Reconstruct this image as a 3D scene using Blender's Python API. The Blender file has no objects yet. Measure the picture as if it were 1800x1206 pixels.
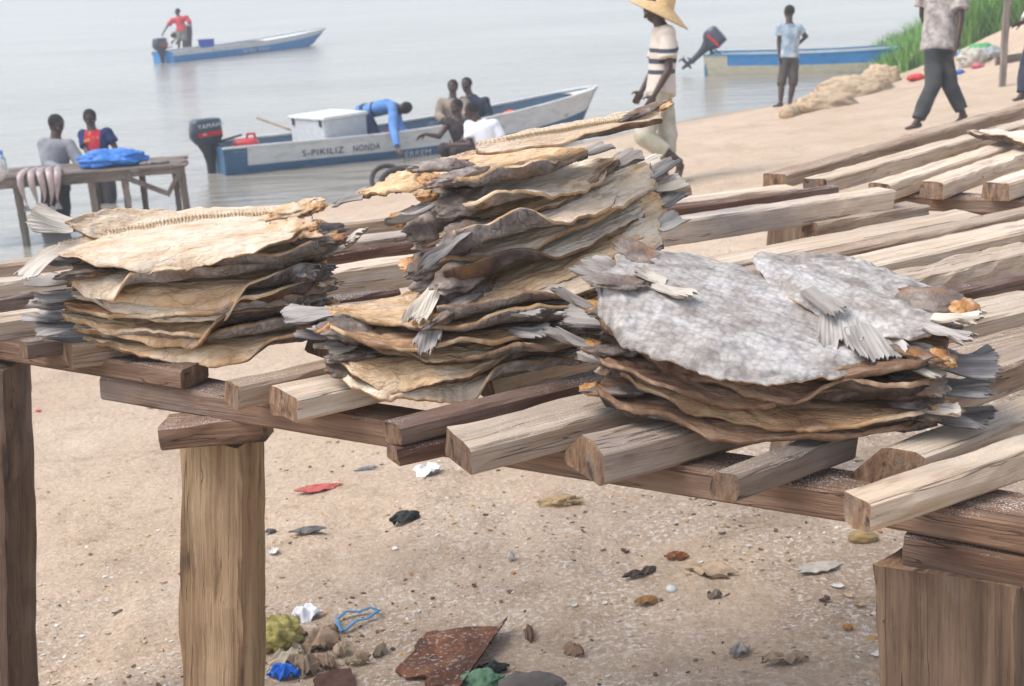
import bpy, bmesh, math, random
import numpy as np
from mathutils import Vector, Matrix, noise

# ---------------------------------------------------------------- camera, sky, sun, exposure
SC = bpy.context.scene
COL = SC.collection
FPX = 2500.0
PITCH = math.atan(688.0 / FPX)
ROLL = math.radians(2.87)
CAMZ = 3.2
HAZE_D = 0.0030
CAM = Vector((0, 0, CAMZ))
_F = Vector((0, math.cos(PITCH), -math.sin(PITCH)))
_U0 = Vector((0, math.sin(PITCH), math.cos(PITCH)))
_R0 = Vector((1, 0, 0))
_R = _R0 * math.cos(ROLL) - _U0 * math.sin(ROLL)
_U = _U0 * math.cos(ROLL) + _R0 * math.sin(ROLL)

cd = bpy.data.cameras.new('camera')
cam = bpy.data.objects.new('camera', cd)
COL.objects.link(cam)
cd.sensor_width = 36.0
cd.lens = FPX / 1800.0 * 36.0
cd.clip_start = 0.05
cd.clip_end = 6000
cd.dof.use_dof = True
cd.dof.focus_distance = 2.75
cd.dof.aperture_fstop = 9.5
mw = Matrix((( _R.x, _U.x, -_F.x, CAM.x), (_R.y, _U.y, -_F.y, CAM.y), (_R.z, _U.z, -_F.z, CAM.z), (0, 0, 0, 1)))
cam.matrix_world = mw
SC.camera = cam

SUN_EL, SUN_AZ = math.radians(58), math.radians(-100)     # azimuth from +Y towards +X
w = bpy.data.worlds.new('World')
SC.world = w
w.use_nodes = True
wt = w.node_tree
wt.nodes.clear()
wo = wt.nodes.new('ShaderNodeOutputWorld')
bg = wt.nodes.new('ShaderNodeBackground')
sk = wt.nodes.new('ShaderNodeTexSky')
sk.sky_type = 'NISHITA'
sk.sun_disc = False
sk.sun_elevation = SUN_EL
sk.sun_rotation = SUN_AZ
sk.air_density = 1.0
sk.dust_density = 1.2
sk.ozone_density = 1.0
hs = wt.nodes.new('ShaderNodeHueSaturation')
hs.inputs['Saturation'].default_value = 0.55
wt.links.new(sk.outputs[0], hs.inputs['Color'])
wt.links.new(hs.outputs[0], bg.inputs['Color'])
wt.links.new(bg.outputs[0], wo.inputs['Surface'])
bg.inputs['Strength'].default_value = 0.15
sl = bpy.data.lights.new('sun', 'SUN')
sl.energy = 1.9
sl.angle = math.radians(34)
sl.color = (1.0, 0.95, 0.88)
so = bpy.data.objects.new('sun', sl)
COL.objects.link(so)
sd = Vector((math.sin(SUN_AZ) * math.cos(SUN_EL), math.cos(SUN_AZ) * math.cos(SUN_EL), math.sin(SUN_EL)))
so.rotation_euler = sd.to_track_quat('Z', 'Y').to_euler()
SC.view_settings.view_transform = 'Standard'
SC.view_settings.look = 'None'
SC.view_settings.gamma = 1
SC.view_settings.exposure = 0.90
SC.view_settings.use_curve_mapping = False

# ---------------------------------------------------------------- helpers
def ray(px, py):
    return _F + _R * ((px - 900) / FPX) + _U * ((603 - py) / FPX)
def at_d(px, py, d):
    return CAM + ray(px, py) * d
def at_z(px, py, z):
    r = ray(px, py)
    return CAM + r * ((z - CAMZ) / r.z)
def depth_of(p):
    return (Vector(p) - CAM).dot(_F)

_rs = np.random.RandomState(7)
_perm = _rs.rand(256, 256)
def vnoise(x, y, seed=0):
    x = np.asarray(x, float) + seed * 17.13
    y = np.asarray(y, float) + seed * 5.71
    xi = np.floor(x).astype(int); yi = np.floor(y).astype(int)
    fx = x - xi; fy = y - yi
    fx = fx * fx * (3 - 2 * fx); fy = fy * fy * (3 - 2 * fy)
    g = lambda a, b: _perm[a & 255, b & 255]
    return ((g(xi, yi) * (1 - fx) + g(xi + 1, yi) * fx) * (1 - fy) + (g(xi, yi + 1) * (1 - fx) + g(xi + 1, yi + 1) * fx) * fy) * 2 - 1
def fbm(x, y, o=4, seed=0):
    s = 0; a = 1.0; t = 0
    for k in range(o):
        s = s + a * vnoise(np.asarray(x) * 2 ** k, np.asarray(y) * 2 ** k, seed + k * 3)
        t += a; a *= 0.5
    return s / t

def gh(x, y, fine=True):
    x = np.asarray(x, float); y = np.asarray(y, float)
    q = (22.3 + 1.15 * x - y) * 0.656
    q = q + fbm(x * 0.25, y * 0.25, 2, 3) * 0.5
    qp = np.maximum(q, 0)
    z = 2.0 * (1 - np.exp(-qp / 10.0)) + np.minimum(q, 0) * 0.10
    z = np.maximum(z, -1.6)
    z = z + 0.85 * np.exp(-(((x - 10.6) / 2.6) ** 2 + ((y - 26.0) / 2.6) ** 2)) + 0.5 * np.exp(-(((x - 15) / 4) ** 2 + ((y - 29) / 4) ** 2))
    near = np.exp(-np.maximum(np.hypot(x, y) - 30, 0) / 20)
    land = np.clip(q / 1.5, 0, 1)
    z = z + near * land * (fbm(x * 0.9, y * 0.9, 3, 11) * 0.045 - np.maximum(vnoise(x * 2.6, y * 2.2, 41) - .35, 0) * .07)
    if fine:
        z = z + near * land * (np.abs(fbm(x * 5, y * 5, 3, 21)) * 0.018 + fbm(x * 16, y * 16, 2, 31) * 0.004)
    return z
def ghs(x, y):
    return float(gh(np.array([x]), np.array([y]))[0])
def at_g(px, py):
    r = ray(px, py)
    t = 2.0
    while t < 80:
        p = CAM + r * t
        if p.z <= ghs(p.x, p.y): break
        t += 0.05
    lo, hi = t - 0.05, t
    for _ in range(12):
        m = (lo + hi) / 2; p = CAM + r * m
        if p.z <= ghs(p.x, p.y): hi = m
        else: lo = m
    return CAM + r * hi

def tag(o, label=None, cat=None, group=None, kind=None):
    if label: o['label'] = label
    if cat: o['category'] = cat
    if group: o['group'] = group
    if kind: o['kind'] = kind
    return o
def link(name, me, parent=None, loc=None, M=None):
    o = bpy.data.objects.new(name, me)
    COL.objects.link(o)
    if parent is not None: o.parent = parent
    if M is not None: o.matrix_local = M
    if loc is not None: o.location = loc
    return o
def empty(name, loc=(0, 0, 0), M=None, parent=None):
    o = bpy.data.objects.new(name, None)
    o.empty_display_size = 0.1
    COL.objects.link(o)
    if parent is not None: o.parent = parent
    o.location = loc
    if M is not None: o.matrix_world = M
    return o
def mesh_from(verts, faces, mats, midx=None, smooth=True, name='m'):
    me = bpy.data.meshes.new(name)
    me.from_pydata([tuple(v) for v in verts], [], faces)
    for m in (mats if isinstance(mats, (list, tuple)) else [mats]): me.materials.append(m)
    if midx is not None: me.polygons.foreach_set('material_index', midx)
    if smooth: me.polygons.foreach_set('use_smooth', [True] * len(me.polygons))
    me.update()
    return me
def grid_faces(nu, nv, off=0, flip=False, wrap=False):
    f = []
    for i in range(nu - 1):
        for j in range(nv if wrap else nv - 1):
            a = off + i * nv + j; b = off + i * nv + (j + 1) % nv
            c = off + (i + 1) * nv + (j + 1) % nv; d = off + (i + 1) * nv + j
            f.append((a, d, c, b) if flip else (a, b, c, d))
    return f
def interp(u, pts):
    return np.interp(u, [p[0] for p in pts], [p[1] for p in pts])
def smin(u, pts):                      # smooth interpolation through control points
    xs = np.array([p[0] for p in pts]); ys = np.array([p[1] for p in pts])
    u = np.asarray(u, float)
    i = np.clip(np.searchsorted(xs, u) - 1, 0, len(xs) - 2)
    t = np.clip((u - xs[i]) / (xs[i + 1] - xs[i]), 0, 1)
    t = t * t * (3 - 2 * t)
    return ys[i] * (1 - t) + ys[i + 1] * t
def frame(X, Zhint, origin):
    X = Vector(X).normalized(); Z = Vector(Zhint)
    Y = Z.cross(X).normalized(); Z = X.cross(Y).normalized()
    return Matrix(((X.x, Y.x, Z.x, origin[0]), (X.y, Y.y, Z.y, origin[1]), (X.z, Y.z, Z.z, origin[2]), (0, 0, 0, 1)))

def ring_seg(V, Fc, p0, p1, r0, r1, side=None, n=16, cap=True):
    """tapered elliptical limb with rounded ends; r = (a along side, b across)"""
    p0 = Vector(p0); p1 = Vector(p1); d = (p1 - p0)
    if d.length < 1e-6: d = Vector((0, 0, 1e-3))
    dn = d.normalized()
    s = Vector(side) if side is not None else Vector((1, 0, 0.13))
    s = (s - dn * s.dot(dn))
    if s.length < 1e-4: s = dn.orthogonal()
    s.normalize(); q = dn.cross(s).normalized()
    if not isinstance(r0, tuple): r0 = (r0, r0)
    if not isinstance(r1, tuple): r1 = (r1, r1)
    rings = []
    k = 5
    if cap:
        for i in range(k): a = math.pi / 2 * (i + .3) / k; rings.append((p0 - dn * (math.cos(a) * min(r0)), r0, math.sin(a)))
    for i in range(5): t = i / 4; rings.append((p0 + d * t, (r0[0] * (1 - t) + r1[0] * t, r0[1] * (1 - t) + r1[1] * t), 1))
    if cap:
        for i in range(k - 1, -1, -1): a = math.pi / 2 * (i + .3) / k; rings.append((p1 + dn * (math.cos(a) * min(r1)), r1, math.sin(a)))
    b = len(V)
    for c, r, m in rings:
        for j in range(n):
            an = 2 * math.pi * j / n
            V.append(c + s * (math.cos(an) * r[0] * m) + q * (math.sin(an) * r[1] * m))
    for i in range(len(rings) - 1):
        for j in range(n):
            a0 = b + i * n + j; a1 = b + i * n + (j + 1) % n
            Fc.append((a0, a1, a1 + n, a0 + n))
    Fc.append(tuple(b + j for j in range(n))[::-1]); Fc.append(tuple(b + (len(rings) - 1) * n + j for j in range(n)))

def ell(V, Fc, c, ax, ay, az, n=16, m=12):
    """ellipsoid with axis vectors"""
    b = len(V); c = Vector(c); ax = Vector(ax); ay = Vector(ay); az = Vector(az)
    for i in range(m + 1):
        th = math.pi * (i + .02) / (m + .04)
        for j in range(n):
            ph = 2 * math.pi * j / n
            V.append(c + ax * (math.sin(th) * math.cos(ph)) + ay * (math.sin(th) * math.sin(ph)) + az * math.cos(th))
    for i in range(m):
        for j in range(n):
            a0 = b + i * n + j; a1 = b + i * n + (j + 1) % n
            Fc.append((a0, a0 + n, a1 + n, a1))
    Fc.append(tuple(b + j for j in range(n))); Fc.append(tuple(b + m * n + j for j in range(n))[::-1])

# ---------------------------------------------------------------- materials
_mc = {}
def mat(name, cols, scale=5.0, stretch=(1, 1, 1), rough=0.8, bump=0.3, bscale=None, detail=6, rand=0.0, spec=0.3,
        speck=None, bstretch=None, metallic=0.0, pos=None, bdist=0.01, layer=None, alpha=None, trans=None, coat=0, veins=None, scales=None):
    """cols: colours (linear) spread over a noise ramp.  speck=(colour, scale, threshold).  layer=(colour, scale, lo, hi, stretch)"""
    if name in _mc: return _mc[name]
    m = bpy.data.materials.new(name); _mc[name] = m
    m.use_nodes = True
    nt = m.node_tree; N = nt.nodes; Lk = nt.links
    N.clear()
    out = N.new('ShaderNodeOutputMaterial'); b = N.new('ShaderNodeBsdfPrincipled')
    Lk.new(b.outputs[0], out.inputs[0])
    tc = N.new('ShaderNodeTexCoord')
    oi = N.new('ShaderNodeObjectInfo')
    off = N.new('ShaderNodeVectorMath'); off.operation = 'MULTIPLY_ADD'
    cmb = N.new('ShaderNodeCombineXYZ')
    for i in range(3): Lk.new(oi.outputs['Random'], cmb.inputs[i])
    off.inputs[1].default_value = (37.0, 61.0, 23.0)
    Lk.new(cmb.outputs[0], off.inputs[0]); Lk.new(tc.outputs['Object'], off.inputs[2])
    def noise_n(sc, st, det=detail, ro=0.6):
        mp = N.new('ShaderNodeMapping'); mp.inputs['Scale'].default_value = st
        Lk.new(off.outputs[0], mp.inputs[0])
        n = N.new('ShaderNodeTexNoise'); n.inputs['Scale'].default_value = sc; n.inputs['Detail'].default_value = det
        n.inputs['Roughness'].default_value = ro
        Lk.new(mp.outputs[0], n.inputs['Vector'])
        return n
    n1 = noise_n(scale, stretch)
    rp = N.new('ShaderNodeValToRGB')
    cs = cols if len(cols) > 1 else [cols[0], cols[0]]
    ps = pos or [0.3 + 0.4 * i / (len(cs) - 1) for i in range(len(cs))]
    el = rp.color_ramp.elements
    while len(el) < len(cs): el.new(0.5)
    for i, c in enumerate(cs):
        el[i].position = ps[i]; el[i].color = (*c, 1)
    Lk.new(n1.outputs[0], rp.inputs[0])
    col = rp.outputs[0]
    def mix(fac, a, bcol):
        mx = N.new('ShaderNodeMix'); mx.data_type = 'RGBA'
        Lk.new(fac, mx.inputs[0]); Lk.new(a, mx.inputs[6])
        if hasattr(bcol, 'is_linked') or not isinstance(bcol, tuple): Lk.new(bcol, mx.inputs[7])
        else: mx.inputs[7].default_value = (*bcol, 1)
        return mx.outputs[2]
    for ly in ([layer] if isinstance(layer, tuple) else (layer or [])):
        c, sc, lo, hi, st = ly
        nn = noise_n(sc, st)
        mr = N.new('ShaderNodeMapRange'); mr.inputs[1].default_value = lo; mr.inputs[2].default_value = hi
        Lk.new(nn.outputs[0], mr.inputs[0])
        col = mix(mr.outputs[0], col, c)
    vh = []
    for (c, sc, wd, st, k) in (veins or []):
        nn = noise_n(sc, st, 3)
        sb = N.new('ShaderNodeMath'); sb.operation = 'SUBTRACT'; sb.inputs[1].default_value = .5; Lk.new(nn.outputs[0], sb.inputs[0])
        ab = N.new('ShaderNodeMath'); ab.operation = 'ABSOLUTE'; Lk.new(sb.outputs[0], ab.inputs[0])
        mr = N.new('ShaderNodeMapRange'); mr.inputs[1].default_value = wd; mr.inputs[2].default_value = 0; mr.inputs[3].default_value = 0; mr.inputs[4].default_value = k
        Lk.new(ab.outputs[0], mr.inputs[0]); col = mix(mr.outputs[0], col, c); vh.append(mr.outputs[0])
    if speck:
        c, sc, th = speck
        nn = noise_n(sc, (1, 1, 1), 2)
        mr = N.new('ShaderNodeMapRange'); mr.inputs[1].default_value = th; mr.inputs[2].default_value = th + 0.05
        Lk.new(nn.outputs[0], mr.inputs[0])
        ge = N.new('ShaderNodeNewGeometry'); sz = N.new('ShaderNodeSeparateXYZ'); Lk.new(ge.outputs['Normal'], sz.inputs[0])
        up_ = N.new('ShaderNodeMapRange'); up_.inputs[1].default_value = .5; up_.inputs[2].default_value = .9; Lk.new(sz.outputs['Z'], up_.inputs[0])
        pn = noise_n(sc / 50, (1, 1, 1), 4); pr = N.new('ShaderNodeMapRange'); pr.inputs[1].default_value = .42; pr.inputs[2].default_value = .62; Lk.new(pn.outputs[0], pr.inputs[0])
        m1 = N.new('ShaderNodeMath'); m1.operation = 'MULTIPLY'; Lk.new(mr.outputs[0], m1.inputs[0]); Lk.new(up_.outputs[0], m1.inputs[1])
        m2 = N.new('ShaderNodeMath'); m2.operation = 'MULTIPLY'; Lk.new(m1.outputs[0], m2.inputs[0]); Lk.new(pr.outputs[0], m2.inputs[1])
        col = mix(m2.outputs[0], col, c)
    if rand:
        hv = N.new('ShaderNodeHueSaturation')
        mr = N.new('ShaderNodeMapRange'); mr.inputs[3].default_value = 1 - rand; mr.inputs[4].default_value = 1 + rand
        Lk.new(oi.outputs['Random'], mr.inputs[0]); Lk.new(mr.outputs[0], hv.inputs['Value']); Lk.new(col, hv.inputs['Color'])
        col = hv.outputs[0]
    Lk.new(col, b.inputs['Base Color'])
    b.inputs['Roughness'].default_value = rough
    b.inputs['Metallic'].default_value = metallic
    b.inputs['Specular IOR Level'].default_value = spec
    if coat: b.inputs['Coat Weight'].default_value = coat
    if trans: b.inputs['Transmission Weight'].default_value = trans
    if alpha: b.inputs['Alpha'].default_value = alpha
    if bump:
        n2 = noise_n(bscale or scale * 3, bstretch or stretch, 8, 0.65)
        bp = N.new('ShaderNodeBump'); bp.inputs['Strength'].default_value = bump; bp.inputs['Distance'].default_value = bdist
        hgt = n2.outputs[0]
        for q in vh:
            s_ = N.new('ShaderNodeMath'); s_.operation = 'MULTIPLY_ADD'; s_.inputs[1].default_value = -.5; Lk.new(q, s_.inputs[0]); Lk.new(hgt, s_.inputs[2]); hgt = s_.outputs[0]
        if scales:
            mp = N.new('ShaderNodeMapping'); mp.inputs['Scale'].default_value = (1, 1.25, .6); Lk.new(off.outputs[0], mp.inputs[0])
            vo = N.new('ShaderNodeTexVoronoi'); vo.inputs['Scale'].default_value = scales[0]; vo.inputs['Randomness'].default_value = .65; Lk.new(mp.outputs[0], vo.inputs['Vector'])
            s_ = N.new('ShaderNodeMath'); s_.operation = 'MULTIPLY_ADD'; s_.inputs[1].default_value = -scales[1]; Lk.new(vo.outputs['Distance'], s_.inputs[0]); Lk.new(hgt, s_.inputs[2]); hgt = s_.outputs[0]
            mr = N.new('ShaderNodeMapRange'); mr.inputs[1].default_value = .35; mr.inputs[2].default_value = .75; mr.inputs[4].default_value = scales[2]; Lk.new(vo.outputs['Distance'], mr.inputs[0])
            c2 = mix(mr.outputs[0], b.inputs['Base Color'].links[0].from_socket, tuple(x * .35 for x in cols[0])); Lk.new(c2, b.inputs['Base Color'])
        Lk.new(hgt, bp.inputs['Height']); Lk.new(bp.outputs[0], b.inputs['Normal'])
    return m
def flat(name, c, rough=0.6, **k):
    d = tuple(x * 0.8 for x in c)
    return mat(name, [d, c], scale=k.pop('scale', 12), rough=rough, bump=k.pop('bump', 0.15), **k)

# ---------------------------------------------------------------- ground and water
def axis(lo, hi, segs, g=1.22, far=1600):
    a = []
    for (s, e, st) in segs:
        a += list(np.arange(s, e, st))
    a.append(segs[-1][1])
    st = segs[-1][2]; x = a[-1]
    while x < hi:
        st *= g; x += st; a.append(x)
    st = segs[0][2]; x = a[0]; pre = []
    while x > lo:
        st *= g; x -= st; pre.append(x)
    return np.array(pre[::-1] + a)
gx = axis(-1600, 1600, [(-9, -2.6, 0.09), (-2.6, 2.6, 0.022), (2.6, 12, 0.09)])
gy = axis(-1600, 1600, [(2.2, 7.5, 0.024), (7.5, 16, 0.06), (16, 36, 0.15)])
GX, GY = np.meshgrid(gx, gy, indexing='ij')
GZ = gh(GX, GY)
nx, ny = GX.shape
V = np.stack([GX.ravel(), GY.ravel(), GZ.ravel()], 1)
idx = np.arange(nx * ny).reshape(nx, ny)
Fq = np.stack([idx[:-1, :-1].ravel(), idx[1:, :-1].ravel(), idx[1:, 1:].ravel(), idx[:-1, 1:].ravel()], 1)
me = bpy.data.meshes.new('ground')
me.vertices.add(len(V)); me.vertices.foreach_set('co', V.ravel())
me.loops.add(Fq.size); me.loops.foreach_set('vertex_index', Fq.ravel())
me.polygons.add(len(Fq)); me.polygons.foreach_set('loop_start', np.arange(0, Fq.size, 4)); me.polygons.foreach_set('loop_total', np.full(len(Fq), 4))
me.polygons.foreach_set('use_smooth', np.ones(len(Fq), bool))
me.update(); me.validate()

def sand_material():
    m = bpy.data.materials.new('sand'); m.use_nodes = True
    nt = m.node_tree; N = nt.nodes; L = nt.links; b = N['Principled BSDF']
    tc = N.new('ShaderNodeTexCoord')
    def nz(sc, det=6, ro=0.6, st=(1, 1, 1)):
        mp = N.new('ShaderNodeMapping'); mp.inputs['Scale'].default_value = st; L.new(tc.outputs['Object'], mp.inputs[0])
        n = N.new('ShaderNodeTexNoise'); n.inputs['Scale'].default_value = sc; n.inputs['Detail'].default_value = det; n.inputs['Roughness'].default_value = ro
        L.new(mp.outputs[0], n.inputs['Vector']); return n.outputs[0]
    def ramp(f, a):
        r = N.new('ShaderNodeValToRGB'); e = r.color_ramp.elements
        while len(e) < len(a): e.new(0.5)
        for i, (p, c) in enumerate(a): e[i].position = p; e[i].color = (*c, 1)
        L.new(f, r.inputs[0]); return r.outputs[0]
    def mr(f, lo, hi, a=0, bb=1):
        r = N.new('ShaderNodeMapRange'); r.inputs[1].default_value = lo; r.inputs[2].default_value = hi; r.inputs[3].default_value = a; r.inputs[4].default_value = bb
        L.new(f, r.inputs[0]); return r.outputs[0]
    def mul(a, c):
        r = N.new('ShaderNodeMath'); r.operation = 'MULTIPLY'; L.new(a, r.inputs[0])
        if isinstance(c, (int, float)): r.inputs[1].default_value = c
        else: L.new(c, r.inputs[1])
        return r.outputs[0]
    def mix(f, a, c):
        x = N.new('ShaderNodeMix'); x.data_type = 'RGBA'; L.new(f, x.inputs[0]); L.new(a, x.inputs[6])
        if isinstance(c, tuple): x.inputs[7].default_value = (*c, 1)
        else: L.new(c, x.inputs[7])
        return x.outputs[2]
    base = ramp(nz(0.9, 8, 0.65), [(0.3, (.44, .315, .215)), (0.5, (.56, .425, .31)), (0.7, (.64, .51, .39))])
    fine = ramp(nz(60, 4, 0.7), [(0.3, (.28, .19, .13)), (0.55, (.54, .415, .30)), (0.75, (.70, .60, .49))])
    col = mix(mr(nz(3, 3), 0.3, 0.7, 0.25, 0.6), base, fine)
    # dark bits and streaks
    dk = mul(mr(nz(34, 3, 0.5, (1, 1.6, 1)), 0.62, 0.68), mr(nz(2.2, 3), 0.42, 0.62))
    col = mix(mul(dk, 0.7), col, (.13, .085, .06))
    blo = mul(mr(nz(5.5, 5, .7, (1, 1.5, 1)), 0.53, 0.72), 0.45)
    col = mix(blo, col, (.27, .19, .13))
    # trodden salt and fish scraps near the racks
    sx = N.new('ShaderNodeSeparateXYZ'); L.new(tc.outputs['Object'], sx.inputs[0])
    ad = N.new('ShaderNodeMath'); ad.operation = 'MULTIPLY_ADD'; L.new(sx.outputs['X'], ad.inputs[0]); ad.inputs[1].default_value = -0.9
    L.new(sx.outputs['Y'], ad.inputs[2])
    nearm = mr(ad.outputs[0], 6.2, 3.6)
    dirt = mul(mul(mr(nz(2.6, 7, .72), 0.42, 0.66), nearm), 0.55)
    col = mix(dirt, col, (.27, .19, .135))
    salt = mul(mul(mr(nz(60, 4, 0.7), 0.52, 0.62), mr(nz(2.8, 5, .7), 0.40, 0.60)), nearm)
    col = mix(mul(salt, 0.85), col, (.78, .74, .70))
    # wet edge along the water
    wet = mr(sx.outputs['Z'], 0.16, 0.04)
    col = mix(mul(wet, 0.7), col, (.20, .145, .10))
    L.new(col, b.inputs['Base Color'])
    rr = mr(sx.outputs['Z'], 0.03, 0.14, 0.35, 0.95); L.new(rr, b.inputs['Roughness'])
    b.inputs['Specular IOR Level'].default_value = 0.2
    bp = N.new('ShaderNodeBump'); bp.inputs['Strength'].default_value = 0.9; bp.inputs['Distance'].default_value = 0.03
    L.new(nz(26, 6, 0.7), bp.inputs['Height']); L.new(bp.outputs[0], b.inputs['Normal'])
    return m
SAND = sand_material(); me.materials.append(SAND)
tag(link('ground', me), kind='structure')

def water_material():
    m = bpy.data.materials.new('river_water'); m.use_nodes = True
    nt = m.node_tree; N = nt.nodes; L = nt.links; b = N['Principled BSDF']
    b.inputs['Base Color'].default_value = (.20, .175, .12, 1)
    b.inputs['Roughness'].default_value = 0.18
    b.inputs['IOR'].default_value = 1.33
    tc = N.new('ShaderNodeTexCoord')
    def nz(sc, st, det, rot=0.0):
        mp = N.new('ShaderNodeMapping'); mp.inputs['Scale'].default_value = st; mp.inputs['Rotation'].default_value = (0, 0, rot); L.new(tc.outputs['Object'], mp.inputs[0])
        n = N.new('ShaderNodeTexNoise'); n.inputs['Scale'].default_value = sc; n.inputs['Detail'].default_value = det; n.inputs['Roughness'].default_value = 0.55
        n.inputs['Distortion'].default_value = 0.3
        L.new(mp.outputs[0], n.inputs['Vector']); return n.outputs[0]
    a = nz(1.6, (0.45, 1.0, 1), 5, 0.12); c = nz(0.25, (0.4, 1, 1), 3, -0.1)
    ad = N.new('ShaderNodeMath'); ad.operation = 'MULTIPLY_ADD'; L.new(c, ad.inputs[0]); ad.inputs[1].default_value = 2.0; L.new(a, ad.inputs[2])
    bp = N.new('ShaderNodeBump'); bp.inputs['Strength'].default_value = 0.65; bp.inputs['Distance'].default_value = 0.11
    L.new(ad.outputs[0], bp.inputs['Height']); L.new(bp.outputs[0], b.inputs['Normal'])
    # silt clouds in the river
    r = N.new('ShaderNodeValToRGB'); L.new(nz(0.12, (0.5, 1, 1), 4, 0.1), r.inputs[0])
    r.color_ramp.elements[0].position = 0.35; r.color_ramp.elements[0].color = (.22, .20, .165, 1)
    r.color_ramp.elements[1].position = 0.7; r.color_ramp.elements[1].color = (.30, .275, .23, 1)
    L.new(r.outputs[0], b.inputs['Base Color'])
    return m
WATER = water_material()
wme = mesh_from([(-1500, -20, 0), (1500, -20, 0), (1500, 3000, 0), (-1500, 3000, 0)], [(0, 1, 2, 3)], WATER, smooth=False)
tag(link('water', wme), kind='structure')

# ---------------------------------------------------------------- timber
def wood(name, c0, c1, c2, end=None, salt=0.0, stain=.62):
    dk = (c0[0] * .42, c0[1] * .38, c0[2] * .36)
    ly = [(dk, 2.6, .52, .95, (.7, 60, 60)), (dk, 9, .64, .70, (.25, 14, 14)), ((.30, .25, .22), 1.2, .50, .72, (1, 2, 2)), (dk, 5, .60, .72, (0.5, 3, 3)), ((c0[0] * .3, c0[1] * .28, c0[2] * .27), 2.2, stain, stain + .16, (1, 3, 3)), (tuple(min(1, x * 1.18) for x in c2), 2.0, .56, .78, (.7, 4, 4))]
    return mat(name, [c0, c1, c2], scale=3.0, stretch=(0.5, 11, 11), rough=0.85, bump=0.9, bscale=6, bstretch=(1.0, 24, 24), rand=0.16,
               layer=ly, speck=((.72, .69, .65), 330, 1.0 - salt) if salt else None, bdist=0.008,
               veins=[((c0[0] * .22, c0[1] * .2, c0[2] * .19), 2.2, .004, (.22, 8, 8), .8)])
W_PALE = wood('pale_sawn_wood', (.46, .335, .225), (.60, .465, .34), (.70, .58, .46), salt=.42)
W_MID = wood('weathered_wood', (.25, .16, .105), (.36, .255, .175), (.48, .37, .28), salt=.40)
W_GREY = wood('grey_wood', (.19, .13, .095), (.29, .215, .16), (.38, .30, .235), salt=.38)
W_DARK = wood('dark_red_wood', (.085, .042, .028), (.14, .072, .048), (.21, .12, .085), salt=.44)
W_BEAM = wood('brown_beam_wood', (.13, .07, .043), (.205, .12, .077), (.29, .185, .125), salt=.44)
W_POST = wood('post_wood', (.20, .12, .062), (.33, .215, .122), (.45, .32, .195), stain=.54)
W_DPOST = wood('dark_post_wood', (.085, .052, .035), (.145, .092, .06), (.225, .15, .10), stain=.50)
W_END = mat('end_grain', [(.12, .065, .04), (.25, .145, .085), (.38, .26, .17)], scale=25, stretch=(1, 3, 1), bump=0.9, rand=0.3, layer=[((.20, .16, .13), 12, .50, .66, (1, 1, 1)), ((.08, .05, .035), 30, .56, .66, (1, 1, 1))])

def plank_mesh(L, w, th, m, seed=0, rough=1.0, taper=0.0, sec=None, wany=0.0, sag=0.0):
    """Top face at z=0, from x=0 to L, centred on y."""
    rnd = random.Random(seed)
    n = max(4, int(L / 0.04))
    xs = np.linspace(0, L, n)
    bv = min(0.006, th * .15)
    if sec is None:
        hw = w / 2
        sec = [(-hw + bv, 0), (-hw * .35, 0), (hw * .35, 0), (hw - bv, 0), (hw, -bv), (hw, -th * .5), (hw, -th + bv), (hw - bv, -th), (0, -th), (-hw + bv, -th), (-hw, -th + bv), (-hw, -th * .5), (-hw, -bv)]
    ns = len(sec)
    verts = []
    rd = random.Random(seed * 3 + 1); sk0, sk1, sk2 = rd.uniform(-.22, .22), rd.uniform(-.25, .25), rd.uniform(-.2, .2)
    ww_ = 1 + .07 * fbm(xs * 1.7, xs * 0 + seed + 4, 2, seed)
    oy = fbm(xs * 1.3, xs * 0 + seed, 3, seed) * 0.008 * rough
    oz = fbm(xs * 1.1, xs * 0 + seed + 9, 3, seed + 1) * 0.004 * rough
    for i, x in enumerate(xs):
        k = (1 - taper * x / L) * float(ww_[i])
        for j, (y, z) in enumerate(sec):
            d = float(fbm(x * 12, j * 3.7 + seed, 4, seed + 5)) * 0.0055 * rough
            wz = 0.0
            if wany and y > 0 and z < -0.2 * th: wz = wany * float(fbm(x * 3, seed + 2.0, 3, seed))
            e = 0
            fe = max(0, 1 - min(x, L - x) / .12)
            e = fe * (y * (sk0 if x < L / 2 else sk1) + (z + th / 2) * sk2)
            if i in (0, n - 1): e += float(vnoise(j * 1.3, seed + i, 2)) * 0.004
            verts.append((x + e, y * k + oy[i] + d * (1 if y > 0 else -1) + (wz * .5), z + oz[i] + d * .6 + wz - sag * 4 * (x / L) * (1 - x / L)))
    faces = grid_faces(n, ns, wrap=True, flip=False)
    mi = [0] * len(faces)
    faces.append(tuple(range(ns))[::-1]); faces.append(tuple((n - 1) * ns + j for j in range(ns))); mi += [1, 1]
    me = mesh_from(verts, faces, [m, W_END], mi, smooth=False)
    me.update()
    bm = bmesh.new(); bm.from_mesh(me); bmesh.ops.recalc_face_normals(bm, faces=bm.faces); bm.to_mesh(me); bm.free()
    return me

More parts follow.
